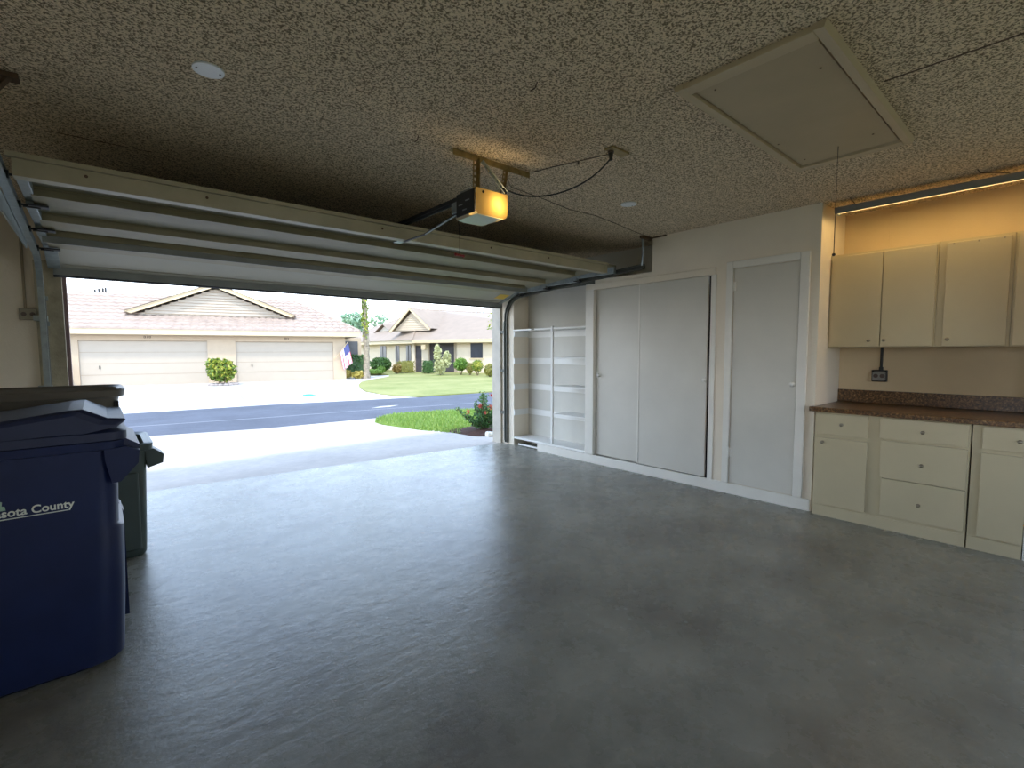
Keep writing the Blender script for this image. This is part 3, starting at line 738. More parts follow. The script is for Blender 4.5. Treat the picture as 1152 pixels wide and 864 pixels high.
near = [(-30, 15.6), (-6, 11.0), (.35, 9.89), (2.25, 9.45), (4.25, 9.30), (5.0, 9.85), (6.1, 9.45), (7.8, 9.0), (14, 7.4), (30, 3.2)]
far = [(30, 6.8), (10.3, 12.2), (10.33, 12.9), (7.4, 13.0), (3.4, 13.9), (.35, 14.35), (-6, 15.4), (-30, 20)]
street = ground('street', [(-30, 15.6), (-6, 11.0), (.35, 9.80), (2.25, 9.35), (4.2, 9.2), (14, 6.9), (30, 3.2), (30, 8.2), (18, 10.9), (10.33, 12.85), (7.4, 13.02), (3.4, 13.9), (.35, 14.15), (-6, 15.6), (-30, 20)], -.079, M['asphalt'], .05)
seam = MB()
for (a, b) in zip([(-6, 13.0), (.28, 11.57), (2.69, 11.2), (5.25, 10.93), (8.32, 10.4)], [(.28, 11.57), (2.69, 11.2), (5.25, 10.93), (8.32, 10.4), (16, 8.6)]):
    seam.poly([(a[0], a[1] - .02, -.0775), (b[0], b[1] - .02, -.0775), (b[0], b[1] + .02, -.0775), (a[0], a[1] + .02, -.0775)])
seam.build('road_seam', M['seam'], street)
MB().poly([(5.1, 11.3, -.0775), (5.6, 11.25, -.0775), (5.95, 11.45, -.0775), (5.5, 11.5, -.0775)]).build('road_mark', M['drive2'], street)
ground('far_driveway', [(-14, 16.6), (-6, 15.58), (.35, 14.12), (3.4, 13.87), (7.4, 13.0), (6.98, 14.6), (7.06, 16), (7.57, 17.7), (8.33, 19.6), (9.3, 21.4), (10.6, 22.9), (13, 25), (13.2, 26.5), (9.3, 25.5), (-14, 30)], -.078, M['drive2'], .05)
jm = MB()
for a, b in (((3.7, 19.64), (3.0, 13.95)), ((3.95, 22.6), (3.7, 19.64)), ((-2.0, 24.5), (-3.3, 15.1))):
    jm.poly([(a[0] - .015, a[1], -.0765), (b[0] - .015, b[1], -.0765), (b[0] + .015, b[1], -.0765), (a[0] + .015, a[1], -.0765)])
jm.build('joint', M['greyplate'], bpy.data.objects['far_driveway'])
ground('lawn', [(7.4, 13.05), (10.33, 12.95), (18, 11.0), (30, 8.3), (60, 20), (60, 60), (13.5, 60), (13.4, 27), (12.2, 24.6), (10.5, 22.85), (9.2, 21.3), (8.33, 19.6), (7.57, 17.7), (7.08, 16), (7.0, 14.6), (7.08, 13.7)], -.055, M['lawn'], .07)
isl = [(4.35, 9.35), (4.12, 8.95), (4.09, 8.57), (4.24, 7.47), (4.50, 6.6), (4.72, 6.0), (4.75, 5.56), (14, 5.56), (14, 7.3), (7.29, 9.05), (6.1, 9.40), (4.95, 9.72)]
ground('lawn_island', isl, -.055, M['lawnnear'], .07)
mul = MB(); mul.loft([(-.056, 5.2, 6.38, .72, .70, .3), (-.035, 5.2, 6.38, .68, .66, .3), (-.02, 5.2, 6.35, .45, .45, .25)])
tag(mul.build('mulch_bed', M['mulch'], None, True), 'dark red brown mulch bed under the flowering shrub', 'mulch', kind='stuff')

# grass blades on the near island (uncountable)
def inside(x, y, poly):
    c = False; n = len(poly)
    for i in range(n):
        x1, y1 = poly[i]; x2, y2 = poly[(i + 1) % n]
        if (y1 > y) != (y2 > y) and x < (x2 - x1) * (y - y1) / (y2 - y1) + x1: c = not c
    return c
gb = MB(); n = 0
while n < 16000:
    x, y = random.uniform(4.0, 8.2), random.uniform(5.7, 9.7)
    if not inside(x, y, isl) or (x - 5.15) ** 2 / .42 + (y - 6.35) ** 2 / .42 < 1: continue
    a = random.uniform(0, 2 * PI); w = random.uniform(.006, .012); hh = random.uniform(.03, .075)
    dx, dy = math.cos(a) * w, math.sin(a) * w; lx, ly = random.uniform(-.03, .03), random.uniform(-.03, .03)
    gb.poly([(x - dx, y - dy, -.056), (x + dx, y + dy, -.056), (x + lx, y + ly, -.056 + hh)]); n += 1
tag(gb.build('grass', M['grassblade']), 'bright green grass on the near island beside the driveway', 'grass', kind='stuff')

# ------------------------------------------------------------------ foliage
def leaves(mb, cx, cy, cz, rx, ry, rz, n, size, boxy=False, hollow=.55):
    for _ in range(n):
        while True:
            x, y, z = (random.uniform(-1, 1) for _ in range(3))
            if boxy:
                if max(abs(x), abs(y), abs(z)) > hollow: break
            else:
                d = x * x + y * y + z * z
                if hollow ** 2 < d < 1: break
        if z < -.95: continue
        P = Vector((cx + x * rx, cy + y * ry, cz + z * rz)); s = size * random.uniform(.6, 1.3)
        a = Vector((random.gauss(0, 1), random.gauss(0, 1), random.gauss(0, 1))).normalized()
        b = a.cross(Vector((random.gauss(0, 1), random.gauss(0, 1), random.gauss(0, 1)))).normalized()
        mb.poly([P - a * s, P + b * s * .45, P + a * s, P - b * s * .45])
def shrub(name, label, x, y, zb, zt, w, m, boxy=False, d=None, size=.07, n=None, group=None, stem=.25, cat='shrub'):
    t = thing(name, label, cat, (x, y, zb), group)
    h = zt - zb; d = d or w
    mb = MB(); n = n or int(700 * max(.5, w * h / .6))
    s0 = stem * h
    leaves(mb, x, y, zb + s0 + (h - s0) / 2, w / 2, d / 2, (h - s0) / 2, n, size, boxy)
    core = MB()
    if boxy: mb.box(x - w * .42, x + w * .42, y - d * .42, y + d * .42, zb + s0 + .05 * h, zt - .1 * h, .03)
    else: mb.sph((x, y, zb + s0 + (h - s0) / 2), 1, (w * .38, d * .38, (h - s0) * .38))
    core.bm.free()
    mb.build('foliage', m, t)
    st = MB()
    for k in range(4):
        a = k * PI / 2 + .4; st.tube([(x + .03 * math.cos(a), y + .03 * math.sin(a), zb), (x + w * .2 * math.cos(a), y + w * .2 * math.sin(a), zb + h * .55)], .012 + .01 * w, 6)
    st.build('stem', M['stem'], t)
    return t
L = M
shrub('hedge_shrub', 'tall dark green hedge shrub behind the hanging flag', 11.05, 26.6, -.08, 1.13, 1.45, L['leaf_dark'], True, 1.0, .10, 1500, stem=.03)
shrub('ground_cover', 'low yellow green ground cover under the flag', 9.78, 24.85, -.08, .36, .95, L['leaf_gold'], False, .8, .08, 700, stem=.02, cat='plant')
shrub('ground_cover', 'low yellow green ground cover left of the palm trunk', 10.30, 24.2, -.08, .32, .70, L['leaf_gold'], False, .7, .08, 600, stem=.02, cat='plant')
shrub('hedge_shrub', 'round dark green hedge just right of the palm trunk', 14.73, 30.86, -.06, .95, 1.55, L['leaf_dark'], False, 1.2, .09, 1500, stem=.03)
shrub('hedge_shrub', 'low clipped bright green hedge right of the palm trunk', 13.10, 28.28, -.06, .22, .9, L['leaf_mid'], True, .6, .05, 700, stem=.02)
shrub('garden_shrub', 'small green shrub left of the reddish shrub', 13.55, 28.35, -.06, .42, .55, L['leaf_mid'], False, .5, .06, 500, stem=.05)
shrub('garden_shrub', 'round reddish olive shrub before the wing windows', 14.10, 27.3, -.06, .60, .58, L['leaf_red'], False, .55, .06, 600, stem=.05)
shrub('hedge_shrub', 'olive clipped hedge left of the front door', 15.05, 27.95, -.06, .70, 1.0, L['leaf_olive'], True, .7, .07, 900, stem=.03)
shrub('hedge_shrub', 'dark green clipped shrub right of the entry post', 15.6, 26.1, -.06, .76, .58, L['leaf_dark'], True, .6, .06, 700, stem=.03)
shrub('garden_shrub', 'round green shrub right of the pale upright shrub', 16.25, 23.45, -.06, .95, .90, L['leaf_mid'], False, .8, .07, 900, stem=.22)
shrub('garden_shrub', 'narrow olive shrub between the two round shrubs', 16.45, 22.8, -.06, .68, .42, L['leaf_olive'], False, .4, .06, 400, stem=.1)
shrub('topiary_shrub', 'clipped lime green ball shrub under the right house window', 16.44, 22.05, -.06, .85, .68, L['leaf_lime'], False, .66, .05, 1000, stem=.22)
shrub('garden_shrub', 'olive shrub at the lawn edge next to the garage jamb', 16.04, 20.4, -.06, .66, .68, L['leaf_olive'], False, .6, .07, 600, stem=.05)
shrub('hedge_shrub', 'green bush at the left corner of the opposite house', -1.35, 25.9, -.08, 1.05, .8, L['leaf_olive'], False, .6, .08, 700, stem=.05)
# pale upright shrub
ps = thing('upright_shrub', 'pale upright two-plumed shrub on the far lawn', 'shrub', (15.11, 23.89, -.06))
mb = MB(); leaves(mb, 15.1, 23.9, .45, .34, .34, .48, 700, .09); leaves(mb, 15.0, 23.98, 1.15, .22, .2, .60, 500, .09, hollow=.2); leaves(mb, 15.38, 23.6, .85, .24, .22, .50, 450, .09, hollow=.2)
mb.build('foliage', M['leaf_pale'], ps)
MB().tube([(15.11, 23.89, -.06), (15.05, 23.9, .9)], .04, 6).tube([(15.11, 23.89, -.06), (15.35, 23.65, .7)], .03, 6).build('stem', M['stem'], ps)
# yellow-green potted shrub between the garage doors
pt = thing('croton_shrub', 'yellow green croton in a stone ring between the opposite garage doors', 'shrub', (4.0, 23.35, GZ))
mb = MB(); leaves(mb, 3.98, 23.5, .55, .56, .40, .50, 900, .10, hollow=.2); leaves(mb, 3.72, 23.5, .85, .30, .25, .24, 220, .10, hollow=.1)
mb.build('foliage', M['leaf_lime'], pt)
st = MB()
for k in range(7): st.tube([(4.0 + .1 * math.cos(k), 23.45 + .1 * math.sin(k), GZ), (4.0 + .4 * math.cos(k), 23.45 + .3 * math.sin(k), .8)], .015, 5)
st.build('stem', M['stem'], pt)
pr_ = thing('stone_ring', 'ring of grey edging stones around the croton shrub', 'edging', (4.05, 23.35, GZ))
for k in range(16):
    a = 2 * PI * k / 16
    MB().sph((4.02 + .48 * math.cos(a), 23.42 + .36 * math.sin(a), GZ + .04), .10, (1, .8, .6), 8, 6).build('stone', M['rock'], pr_)
# ixora
ix = thing('ixora_shrub', 'flowering shrub with red blooms beside the right garage jamb', 'shrub', (5.05, 6.6, -.03))
tips = []
stm = MB(); lv = MB(); fw_ = MB()
rnd = random.Random(3)
ends = [(-.33, .30, .36), (-.25, .1, .26), (-.12, .05, .38), (-.08, -.1, .66), (0, .1, .55), (.03, .05, .58), (.12, .0, .40), (.2, -.15, .36), (.32, -.25, .44), (.36, -.2, .38), (.15, .2, .42), (-.18, -.15, .28), (.05, -.2, .30), (.25, .1, .24), (-.3, -.05, .2), (.3, -.35, .2), (-.02, .25, .45), (.2, -.3, .52)]
for ex, ey, ez in ends:
    b = Vector((5.02, 6.62, -.03)); e = Vector((5.09 + ex * 1.2, 6.62 + ey * .9, -.03 + ez)); mid = b.lerp(e, .55) + Vector((0, 0, -.05))
    stm.tube([b, mid, e], .006, 5)
    for k in range(160):
        t = rnd.uniform(.22, 1); P = b.lerp(e, t) + Vector((rnd.gauss(0, .028), rnd.gauss(0, .028), rnd.gauss(0, .022)))
        a = Vector((rnd.gauss(0, 1), rnd.gauss(0, 1), rnd.gauss(.5, 1))).normalized(); bb_ = a.cross(Vector((rnd.gauss(0, 1), rnd.gauss(0, 1), rnd.gauss(0, 1)))).normalized(); s = rnd.uniform(.016, .030)
        lv.poly([P - a * s, P + bb_ * s * .5, P + a * s, P - bb_ * s * .5])
for fx, fy, fz, rr in ((-.22, .05, .33, .045), (.0, 0, .40, .04), (.05, .05, .37, .04), (.10, -.1, .39, .04), (.24, -.15, .37, .04), (.10, -.12, .60, .03), (-.06, -.05, .42, .035), (.0, -.1, .30, .03)):
    for k in range(40):
        P = Vector((5.02 + fx * 1.15 + rnd.gauss(0, rr * .5), 6.62 + fy + rnd.gauss(0, rr * .5), -.03 + fz + rnd.gauss(0, rr * .5)))
        a = Vector((rnd.gauss(0, 1), rnd.gauss(0, 1), rnd.gauss(0, 1))).normalized(); bb_ = a.cross(Vector((rnd.gauss(0, 1), 1, 0))).normalized()
        fw_.poly([P - a * .011, P + bb_ * .009, P + a * .011, P - bb_ * .009])
stm.build('stem', M['stem'], ix); lv.build('foliage', M['leaf_ixora'], ix); fw_.build('flower', M['flower'], ix)
dr = thing('drain_elbow', 'white drain pipe elbow on the ground at the right jamb', 'drain pipe', (4.76, 5.95, -.05))
MB().cyl((4.68, 5.97, .0), (4.90, 5.93, .0), .045, 16).sph((4.68, 5.97, .0), .052).build('elbow', M['pvc'], dr, True)
MB().cyl((4.63, 5.98, .0), (4.655, 5.976, .0), .056, 16).build('rim', M['pvc'], dr, True)
bt = thing('newspaper_bag', 'flat bright blue bag lying on the far driveway', 'bag', (5.1, 15.96, GZ + .002))
MB().loft([(GZ + .002, 5.1, 15.96, .17, .12, .06), (GZ + .03, 5.1, 15.96, .15, .10, .06), (GZ + .045, 5.1, 15.96, .07, .05, .03)]).build('bundle', M['blue_thing'], bt, True)
MB().box(5.25, 5.33, 15.93, 15.97, GZ + .003, GZ + .02, .004).build('bag_end', M['blue_thing'], bt)

# palm trunk with vine
pm = thing('palm_tree', 'tall palm trunk with yellow vine right of the flag', 'tree', (10.6, 23.95, GZ))
tk = MB(); rings = []
for k in range(36):
    z = GZ + k * .22; rr = (.17 if k % 2 else .145) * (1 - .006 * k) + (.07 if k == 0 else 0) + (.03 if k == 1 else 0)
    xo = 10.6 + .05 * math.sin(k * .2)
    rings.append([tk.bm.verts.new((xo + rr * math.cos(2 * PI * j / 14), 23.95 + rr * math.sin(2 * PI * j / 14), z)) for j in range(14)])
for A, B in zip(rings, rings[1:]):
    for j in range(14): tk.bm.faces.new([A[j], A[(j + 1) % 14], B[(j + 1) % 14], B[j]])
tk.bm.faces.new(rings[-1]); tk.build('trunk', M['bark'], pm, True)
vn = MB(); leaves(vn, 10.56, 23.85, 3.2, .24, .20, 1.2, 240, .10, hollow=.3); vn.build('vine', M['leaf_lime'], pm)
for k in range(10):
    a = 2 * PI * k / 10; fr = MB(); base = Vector((10.6, 23.95, 7.6))
    pts = [base + Vector((math.cos(a) * 2.2 * t, math.sin(a) * 2.2 * t, .9 * t - 1.6 * t * t)) for t in (0, .2, .4, .6, .8, 1)]
    fr.tube(pts, .02, 5); sd = Vector((-math.sin(a), math.cos(a), -.5)).normalized()
    for p in pts[1:]:
        for s in (-1, 1):
            for o_ in (0, .12):
                c = p + Vector((math.cos(a) * o_, math.sin(a) * o_, 0)); e = Vector((s * sd.x, s * sd.y, sd.z)) * .5
                fr.poly([c, c + e * .5 + Vector((0, 0, .03)), c + e, c + e * .5 - Vector((0, 0, .03))])
    fr.build('frond', M['leaf_mid'], pm)
# distant trees
def far_tree(name, label, x, y, zt, w, n, size, m='leaf_far', zc=None, rz=None):
    t = thing(name, label, 'tree', (x, y, -.15), 'trees beyond the houses')
    mb = MB(); rz = rz or w * .4; zc = zc or zt - rz
    leaves(mb, x, y, zc, w / 2, w / 2, rz, n, size, hollow=.1); mb.build('crown', M[m], t)
    MB().tube([(x, y, -.15), (x + .1, y, zc)], .12, 7).build('trunk', M['stem'], t)
far_tree('background_tree', 'green tree top above the roofs left of the palm trunk', 22.4, 53.6, 5.9, 3.2, 700, .28, 'leaf_far')
far_tree('background_tree', 'sparse tree top above the roofs right of the palm trunk', 24.7, 51.8, 5.6, 2.6, 260, .24, 'leaf_far')
far_tree('background_tree', 'small distant tree top between the two houses', 25.0, 71.6, 7.1, 2.0, 110, .26, 'leaf_far')
far_tree('young_tree', 'sparse yellow green branch tips by the right jamb', 15.25, 18.8, 3.5, 1.0, 150, .09, 'leaf_lime', rz=.75)

# ------------------------------------------------------------------ opposite house
A1 = math.radians(-12.2)
h1 = thing('opposite_house', 'peach house with double garage and pink tile roof across the street', 'house', (3.7, 25.5, GZ), rz=A1)
# local frame: x = along the facade, y = back, z up (ground 0)
zo = -GZ
def HB(mb, name, m, par=None): return mb.build(name, m, par or h1)
wl = MB().box(-8, -4.38, 0, .25, 0, 2.20).box(.09, 1.2, 0, .25, 0, 2.20).box(5.48, 6.08, 0, .25, 0, 2.20).box(-4.38, .09, 0, .25, 1.92, 2.20).box(1.2, 5.48, 0, .25, 1.90, 2.20)
wl.box(-8, -7.75, .25, 7, 0, 2.2).box(5.83, 6.08, .25, 4, 0, 2.2)
HB(wl, 'wall', M['stucco'])
HB(MB().box(-8.0, 6.6, 3.9, 4.1, 0, 2.2).box(6.0, 7.5, 3.2, 3.4, 0, 2.2), 'rear_wall', M['stucco'])
def ext_gdoor(x0, x1, z1, par):
    d = HB(MB().box(x0, x1, .07, .11, 0, z1), 'garage_door', M['extdoor'], par)
    for k in range(1, 4): HB(MB().box(x0 + .02, x1 - .02, .064, .071, z1 * k / 4 - .006, z1 * k / 4 + .006), 'panel_joint', M['reveal'], d)
    HB(MB().box(x0 + .62, x0 + .66, .03, .07, .72, .86), 'handle', M['black'], d)
    HB(MB().box(x0, x1, .02, .07, z1, z1 + .03), 'stop_molding', M['reveal'], d)
ext_gdoor(-4.38, .09, 1.89, h1); ext_gdoor(1.2, 5.48, 1.87, h1)
# fascia and soffit
HB(MB().box(-8.6, 6.7, -.53, -.50, 2.16, 2.40), 'fascia', M['fascia'])
HB(MB().box(-8.6, 6.7, -.50, .02, 2.17, 2.20), 'soffit', M['stucco'])
HB(MB().box(6.67, 6.7, -.50, 4.0, 2.16, 2.40), 'fascia', M['fascia'])
text_mesh('818', .14, M['numbers'], h1, 'house_number', (-1.95, -.004, 2.0 + .02), fit=.26)
text_mesh('80', .14, M['numbers'], h1, 'house_number', (3.45, -.004, 2.0), fit=.2)
# tiled front slope: hip on both ends
def tiles(u0, u1, b0, b1, z0, slope, cuts, name, par, m, tw=.30, course=.42):
    mb = MB(); nu = int((u1 - u0) / (tw / 4)); nb = int(math.ceil((b1 - b0) / course))
    for j in range(nb):
        ya, yb = b0 + j * course, b0 + (j + 1) * course + .02
        prev = None
        for i in range(nu + 1):
            u = u0 + i * (u1 - u0) / nu; w = .05 * abs(math.cos(PI * u / tw)) ** .8
            a = mb.bm.verts.new((u, ya, z0 + slope * (ya - b0) + w + .06)); b = mb.bm.verts.new((u, yb, z0 + slope * (yb - b0) + w))
            c = mb.bm.verts.new((u, ya, z0 + slope * (ya - b0) + w * .2))
            if prev: mb.bm.faces.new([prev[0], a, b, prev[1]]); mb.bm.faces.new([prev[2], c, a, prev[0]])
            prev = (a, b, c)
    for co, no in cuts:
        bmesh.ops.bisect_plane(mb.bm, geom=list(mb.bm.verts) + list(mb.bm.edges) + list(mb.bm.faces), plane_co=co, plane_no=no, clear_outer=True)
    o = mb.build(name, m, par)
    return o
ridge_b, ridge_z = 3.65, 4.13
sl = (ridge_z - 2.38) / (ridge_b + .5)
UL, UR = -5.3, 4.15
tiles(-8.6, 6.75, -.55, ridge_b, 2.38, sl, [((UR, ridge_b, 0), (ridge_b + .55, 6.75 - UR, 0)), ((UL, ridge_b, 0), (-(ridge_b + .55), (UL + 8.6), 0))], 'front_roof', h1, M['tile'])
HB(MB().poly([(6.75, -.55, 2.38), (6.75, 8, 2.38), (UR, ridge_b, ridge_z)]).poly([(-8.6, -.55, 2.38), (UL, ridge_b, ridge_z), (-8.6, 8, 2.38)]).poly([(UL, ridge_b, ridge_z), (UR, ridge_b, ridge_z), (6.75, 8, 2.38), (-8.6, 8, 2.38)]).poly([(-8.6, -.5, 2.33), (6.75, -.5, 2.33), (UR, ridge_b, ridge_z - .03), (UL, ridge_b, ridge_z - .03)]), 'rear_roof', M['tile'])
HB(MB().cyl((UL, ridge_b, ridge_z + .03), (UR, ridge_b, ridge_z + .03), .08, 10), 'ridge_cap', M['tile'])
HB(MB().cyl((6.72, -.5, 2.45), (UR, ridge_b, ridge_z + .03), .07, 10), 'hip_cap', M['tile'])
# dormer gable
gb0 = 1.0
ga = HB(MB().prism([(-2.55, 3.10), (3.45, 3.10), (.45, 4.36)], 'y', gb0, gb0 + .08), 'gable_wall', M['extdoor'])
for k in range(9):
    z = 3.16 + k * .13; f = (4.30 - z) / (4.36 - 3.10)
    HB(MB().prism([(gb0 - .022, z), (gb0, z), (gb0, z + .125), (gb0 - .004, z + .125)], 'x', .45 - 3.0 * f, .45 + 3.0 * f), 'siding_board', M['extdoor'], ga)
    HB(MB().box(.45 - 3.0 * f, .45 + 3.0 * f, gb0 - .026, gb0 - .01, z - .018, z), 'siding_lap', M['reveal'], ga)
for s in (-1, 1):
    e = .45 + s * 3.42
    HB(MB().prism([(e, 3.20), (.45, 4.60), (.45, 4.42), (e - s * .25, 3.12)], 'y', gb0 - .32, gb0 - .24), 'rake_board', M['fascia'], None)
    HB(MB().poly([(e, gb0 - .35, 3.22), (.45, gb0 - .35, 4.63), (.45, 6, 4.63), (e, 6, 3.22)]).poly([(e, gb0 - .35, 3.15), (.45, gb0 - .35, 4.56), (.45, 6, 4.56), (e, 6, 3.15)]), 'gable_roof', M['tile'])
# small vents on the ridge
for u in (-4.6, -4.45, -4.3, -4.2):
    HB(MB().cyl((u, ridge_b + .4, 4.0), (u, ridge_b + .4, 4.42 + (u + 4.6) * .25), .045, 8), 'roof_vent', M['black'])
# entry wing window
HB(MB().box(6.6, 7.3, 3.15, 3.2, .3, 2.0), 'entry_window', M['extglass'])

# flag on the house corner
fg = thing('flag', 'red and white striped flag with blue corner on a wall pole', 'flag', (9.2, 23.95, .9))
MB().cyl((9.08, 24.30, .92), (9.62, 23.85, 1.80), .014, 8).build('pole', M['fascia'], fg)
me_ = MB(); uvl = me_.bm.loops.layers.uv.new('UVMap')
gridv = []
nu_, nv_ = 16, 14
top0, top1 = Vector((9.22, 24.15, 1.20)), Vector((9.60, 23.87, 1.77))
for i in range(nu_ + 1):
    row = []
    for j in range(nv_ + 1):
        s, t = i / nu_, j / nv_
        p = top1.lerp(top0, s * .9) + Vector((.04 + .22 * t * (1 - .3 * s), -.05 + .05 * math.sin(s * 14 + t * 2) * (.4 + t), -.98 * t * (1 - .1 * s)))
        row.append(me_.bm.verts.new(p))
    gridv.append(row)
for i in range(nu_):
    for j in range(nv_):
        f = me_.bm.faces.new([gridv[i][j], gridv[i + 1][j], gridv[i + 1][j + 1], gridv[i][j + 1]])
        f.material_index = 1 if (i < nu_ * .55 and j < nv_ * .42) else 0
        for lp, (a, b) in zip(f.loops, ((i, j), (i + 1, j), (i + 1, j + 1), (i, j + 1))): lp[uvl].uv = (a / nu_, b / nv_)
me_.build('cloth', [M['flag'], M['flagblue']], fg, True)

# ------------------------------------------------------------------ second house
h2 = thing('corner_house', 'cream house with beige roof and dark windows beyond the far lawn', 'house', (17, 28, -.1))
d2 = Vector((.41614, -.9093, 0)); n2 = Vector((-.9093, -.41614, 0)); B2 = Vector((16.65, 28.55, 0))
def W2(u, off, z): v = B2 + d2 * u + n2 * off; return (v.x, v.y, z)
def slab2(mb, u0, u1, o0, o1, z0, z1):
    v = [mb.bm.verts.new(W2(u, o, z)) for u in (u0, u1) for o in (o0, o1) for z in (z0, z1)]
    for f in ((0, 1, 3, 2), (4, 6, 7, 5), (0, 4, 5, 1), (2, 3, 7, 6), (0, 2, 6, 4), (1, 5, 7, 3)): mb.bm.faces.new([v[i] for i in f])
    return mb
wm = MB(); slab2(wm, -.05, .45, -.25, 0, -.1, 1.95); slab2(wm, -.85, -.62, -.25, 0, -.1, 1.95); slab2(wm, -.62, -.05, -.3, -.12, 1.72, 1.95); slab2(wm, 2.5, 14, -.25, 0, -.1, 1.95); slab2(wm, .45, 2.5, -1.3, -1.1, -.1, 1.95); slab2(wm, 2.5, 2.7, -1.3, 0, -.1, 1.95)
wm.build('wall', M['stucco2'], h2)
MB().box(16.65, 16.9, 29.3, 44, -.1, 1.95).build('wing_wall', M['stucco2'], h2)
slab2(MB(), -.62, -.05, -.14, -.10, -.05, 1.72).build('front_door', M['extdark'], h2)
slab2(MB(), .43, 2.52, -.24, -.20, -.05, 1.86).build('porch_shade', M['extdark'], h2)  # dark sheet across the open porch, standing in for its shade
wnd = slab2(MB(), 3.75, 4.62, .0, .02, .90, 1.84).build('window', M['extglass'], h2)
slab2(MB(), 3.68, 4.69, .0, .05, .80, .89).build('window_sill', M['fascia'], wnd)
for y0, y1, z0 in ((31.8, 32.4, .12), (30.1, 30.75, .12), (33.9, 34.9, .3)):
    wd = MB().box(16.62, 16.66, y0, y1, z0, 1.76).build('window', M['extglass'], h2)
    MB().box(16.60, 16.63, (y0 + y1) / 2 - .02, (y0 + y1) / 2 + .02, z0, 1.76).build('mullion', M['extdark'], wd)
# fascias
slab2(MB(), -.4, 14, .55, .60, 1.88, 2.10).build('fascia', M['fascia'], h2)
slab2(MB(), -.4, 14, -.2, .56, 1.93, 1.96).build('soffit', M['stucco'], h2)
MB().box(16.03, 16.08, 28.7, 44, 1.86, 2.10).build('fascia', M['fascia'], h2)
MB().box(16.06, 16.7, 28.7, 44, 1.93, 1.96).build('soffit', M['stucco'], h2)
slab2(MB(), .3, .6, .35, .55, 1.45, 1.75).build('entry_lantern', M['fascia'], h2)
# roof
E0, E1, E2 = (16.0, 44, 2.1), (15.95, 28.65, 2.1), W2(14, .62, 2.1)
R1, R2 = (20.4, 34.9, 4.75), (27.3, 34.2, 4.75)
ro = MB(); ro.poly([E0, E1, R1]); ro.poly([E1, E2, R1]); ro.poly([E2, R2, R1]); ro.poly([E0, R1, R2, (30, 44, 2.1)]); ro.poly([E2, (32, 30, 2.1), R2])
ro.build('roof', M['tile2'], h2)
MB().cyl(R1, R2, .08, 8).cyl(E1, R1, .07, 8).build('ridge_cap', M['tile2'], h2)
# tile courses on the big slope (thin raised rows)
# gable dormer facing the street
o_ = -.8
gw = MB(); v = [gw.bm.verts.new(W2(u, off, z)) for off in (o_, o_ - .1) for u, z in ((-2.95, 2.78), (.10, 2.78), (-1.40, 4.08))]
gw.bm.faces.new(v[:3]); gw.bm.faces.new(v[3:][::-1])
for i in range(3): gw.bm.faces.new([v[i], v[(i + 1) % 3], v[3 + (i + 1) % 3], v[3 + i]])
gwo = gw.build('gable_wall', M['stucco2'], h2)
for k in range(9):
    z = 2.85 + k * .13; f = (4.08 - z - .02) / 1.30
    slab2(MB(), -1.40 - 1.55 * f, -1.40 + 1.50 * f, o_, o_ + .03, z, z + .02).build('siding_board', M['reveal'], gwo)
for s, ue, ze in ((-1, -3.2, 2.75), (1, .35, 2.88)):
    rb_ = MB(); pts4 = [(ue, ze), (-1.40, 4.38), (-1.40, 4.20), (ue - s * .15, ze - .10)]
    A_ = [rb_.bm.verts.new(W2(u, o_ + .30, z)) for u, z in pts4]; B_ = [rb_.bm.verts.new(W2(u, o_ + .22, z)) for u, z in pts4]
    rb_.bm.faces.new(A_); rb_.bm.faces.new(B_[::-1])
    for i in range(4): rb_.bm.faces.new([A_[i], A_[(i + 1) % 4], B_[(i + 1) % 4], B_[i]])
    rb_.build('rake_board', M['fascia'], h2)
    MB().poly([W2(ue, o_ + .32, ze + .02), W2(-1.40, o_ + .32, 4.40), W2(-1.40, o_ - 5, 4.40), W2(ue, o_ - 5, ze + .02)]).build('gable_roof', M['tile2'], h2)
# small gable further left
MB().prism([(37.6, 2.6), (33.9, 2.6), (35.6, 3.35)], 'x', 17.4, 17.5).build('gable_wall', M['extdoor'], h2)
MB().poly([(17.2, 37.8, 2.62), (17.2, 35.6, 3.48), (21, 35.6, 3.48), (21, 37.8, 2.62)]).poly([(17.2, 33.7, 2.62), (17.2, 35.6, 3.48), (21, 35.6, 3.48), (21, 33.7, 2.62)]).build('gable_roof', M['tile2'], h2)
for u in ((25.5, 34.3), (25.9, 34.3), (26.2, 34.25)):
    MB().cyl((u[0], u[1], 4.6), (u[0], u[1], 4.98), .05, 8).build('roof_vent', M['galv'], h2)

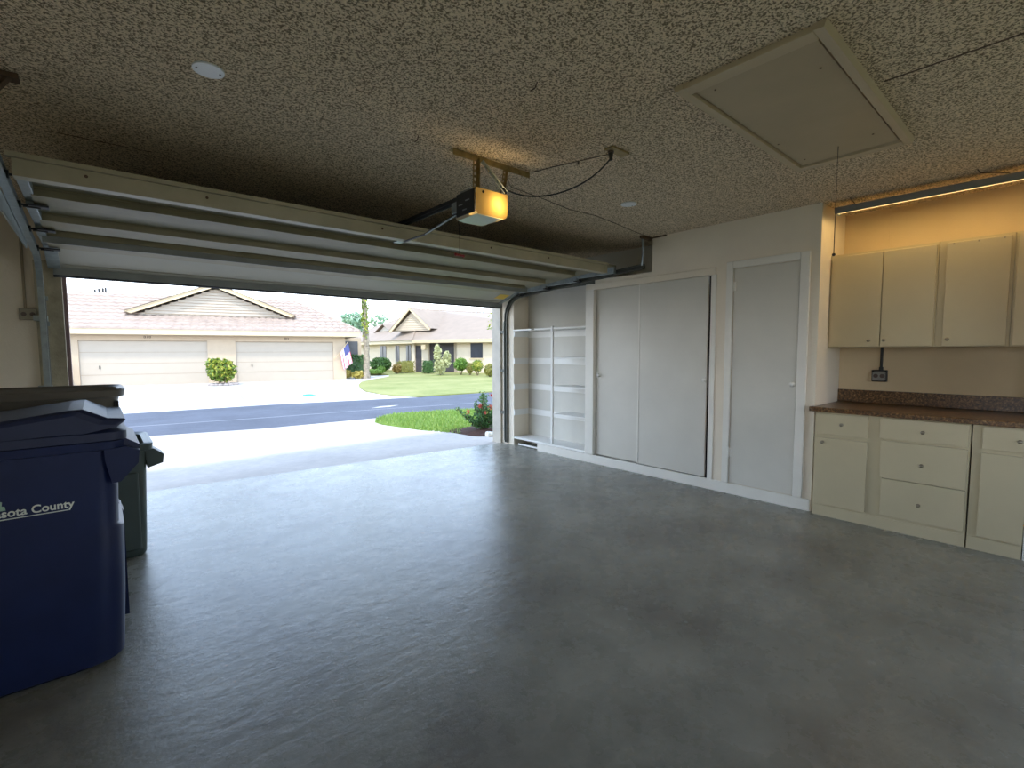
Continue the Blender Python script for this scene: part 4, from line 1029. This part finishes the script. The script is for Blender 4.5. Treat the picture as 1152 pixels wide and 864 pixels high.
# ------------------------------------------------------------------ light
wd_ = bpy.data.worlds.new('sky'); scn.world = wd_; wd_.use_nodes = True
nt = wd_.node_tree; bg = nt.nodes['Background']
tc = nt.nodes.new('ShaderNodeTexCoord'); sp = nt.nodes.new('ShaderNodeSeparateXYZ')
nt.links.new(tc.outputs['Generated'], sp.inputs[0])
nt.links.new(ramp(nt, sp.outputs['Z'], [(0, (.95, .97, 1.0)), (.13, (.78, .88, 1.0)), (.24, (.56, .74, 1.0)), (.5, (.34, .46, .66)), (1, (.20, .27, .40))]), bg.inputs['Color'])
bg.inputs['Strength'].default_value = 3.2
su = bpy.data.lights.new('sun', 'SUN'); su.energy = 2.0; su.angle = math.radians(6); su.color = (1, .93, .82)
so = bpy.data.objects.new('sun', su); C.objects.link(so)
dirn = Vector((.38, .42, -.82)).normalized()
so.rotation_euler = dirn.to_track_quat('-Z', 'Y').to_euler()

# ------------------------------------------------------------------ camera
F_ = 539.07; yaw, pitch, roll = map(math.radians, (40.814, 3.930, -.1997))
f = Vector((math.sin(yaw) * math.cos(pitch), math.cos(yaw) * math.cos(pitch), -math.sin(pitch)))
r_ = Vector((math.cos(yaw), -math.sin(yaw), 0)); u_ = r_.cross(f)
r2, u2 = math.cos(roll) * r_ + math.sin(roll) * u_, -math.sin(roll) * r_ + math.cos(roll) * u_
cam = bpy.data.cameras.new('camera'); co = bpy.data.objects.new('camera', cam); C.objects.link(co)
mw = Matrix((( r2.x, u2.x, -f.x, 0), (r2.y, u2.y, -f.y, 0), (r2.z, u2.z, -f.z, 1.33), (0, 0, 0, 1)))
co.matrix_world = mw
cam.sensor_width = 36; cam.lens = F_ / 1152 * 36; cam.clip_start = .02; cam.clip_end = 500
scn.camera = co
for o in bpy.data.objects:
    if '_rot' in o: del o['_rot']
vs = scn.view_settings
vs.view_transform = 'Standard'; vs.look = 'None'; vs.gamma = 1; vs.use_curve_mapping = False; vs.exposure = 1.0
scn.cycles.use_denoising = True
scn.cycles.max_bounces = 10; scn.cycles.diffuse_bounces = 6; scn.cycles.sample_clamp_indirect = 8
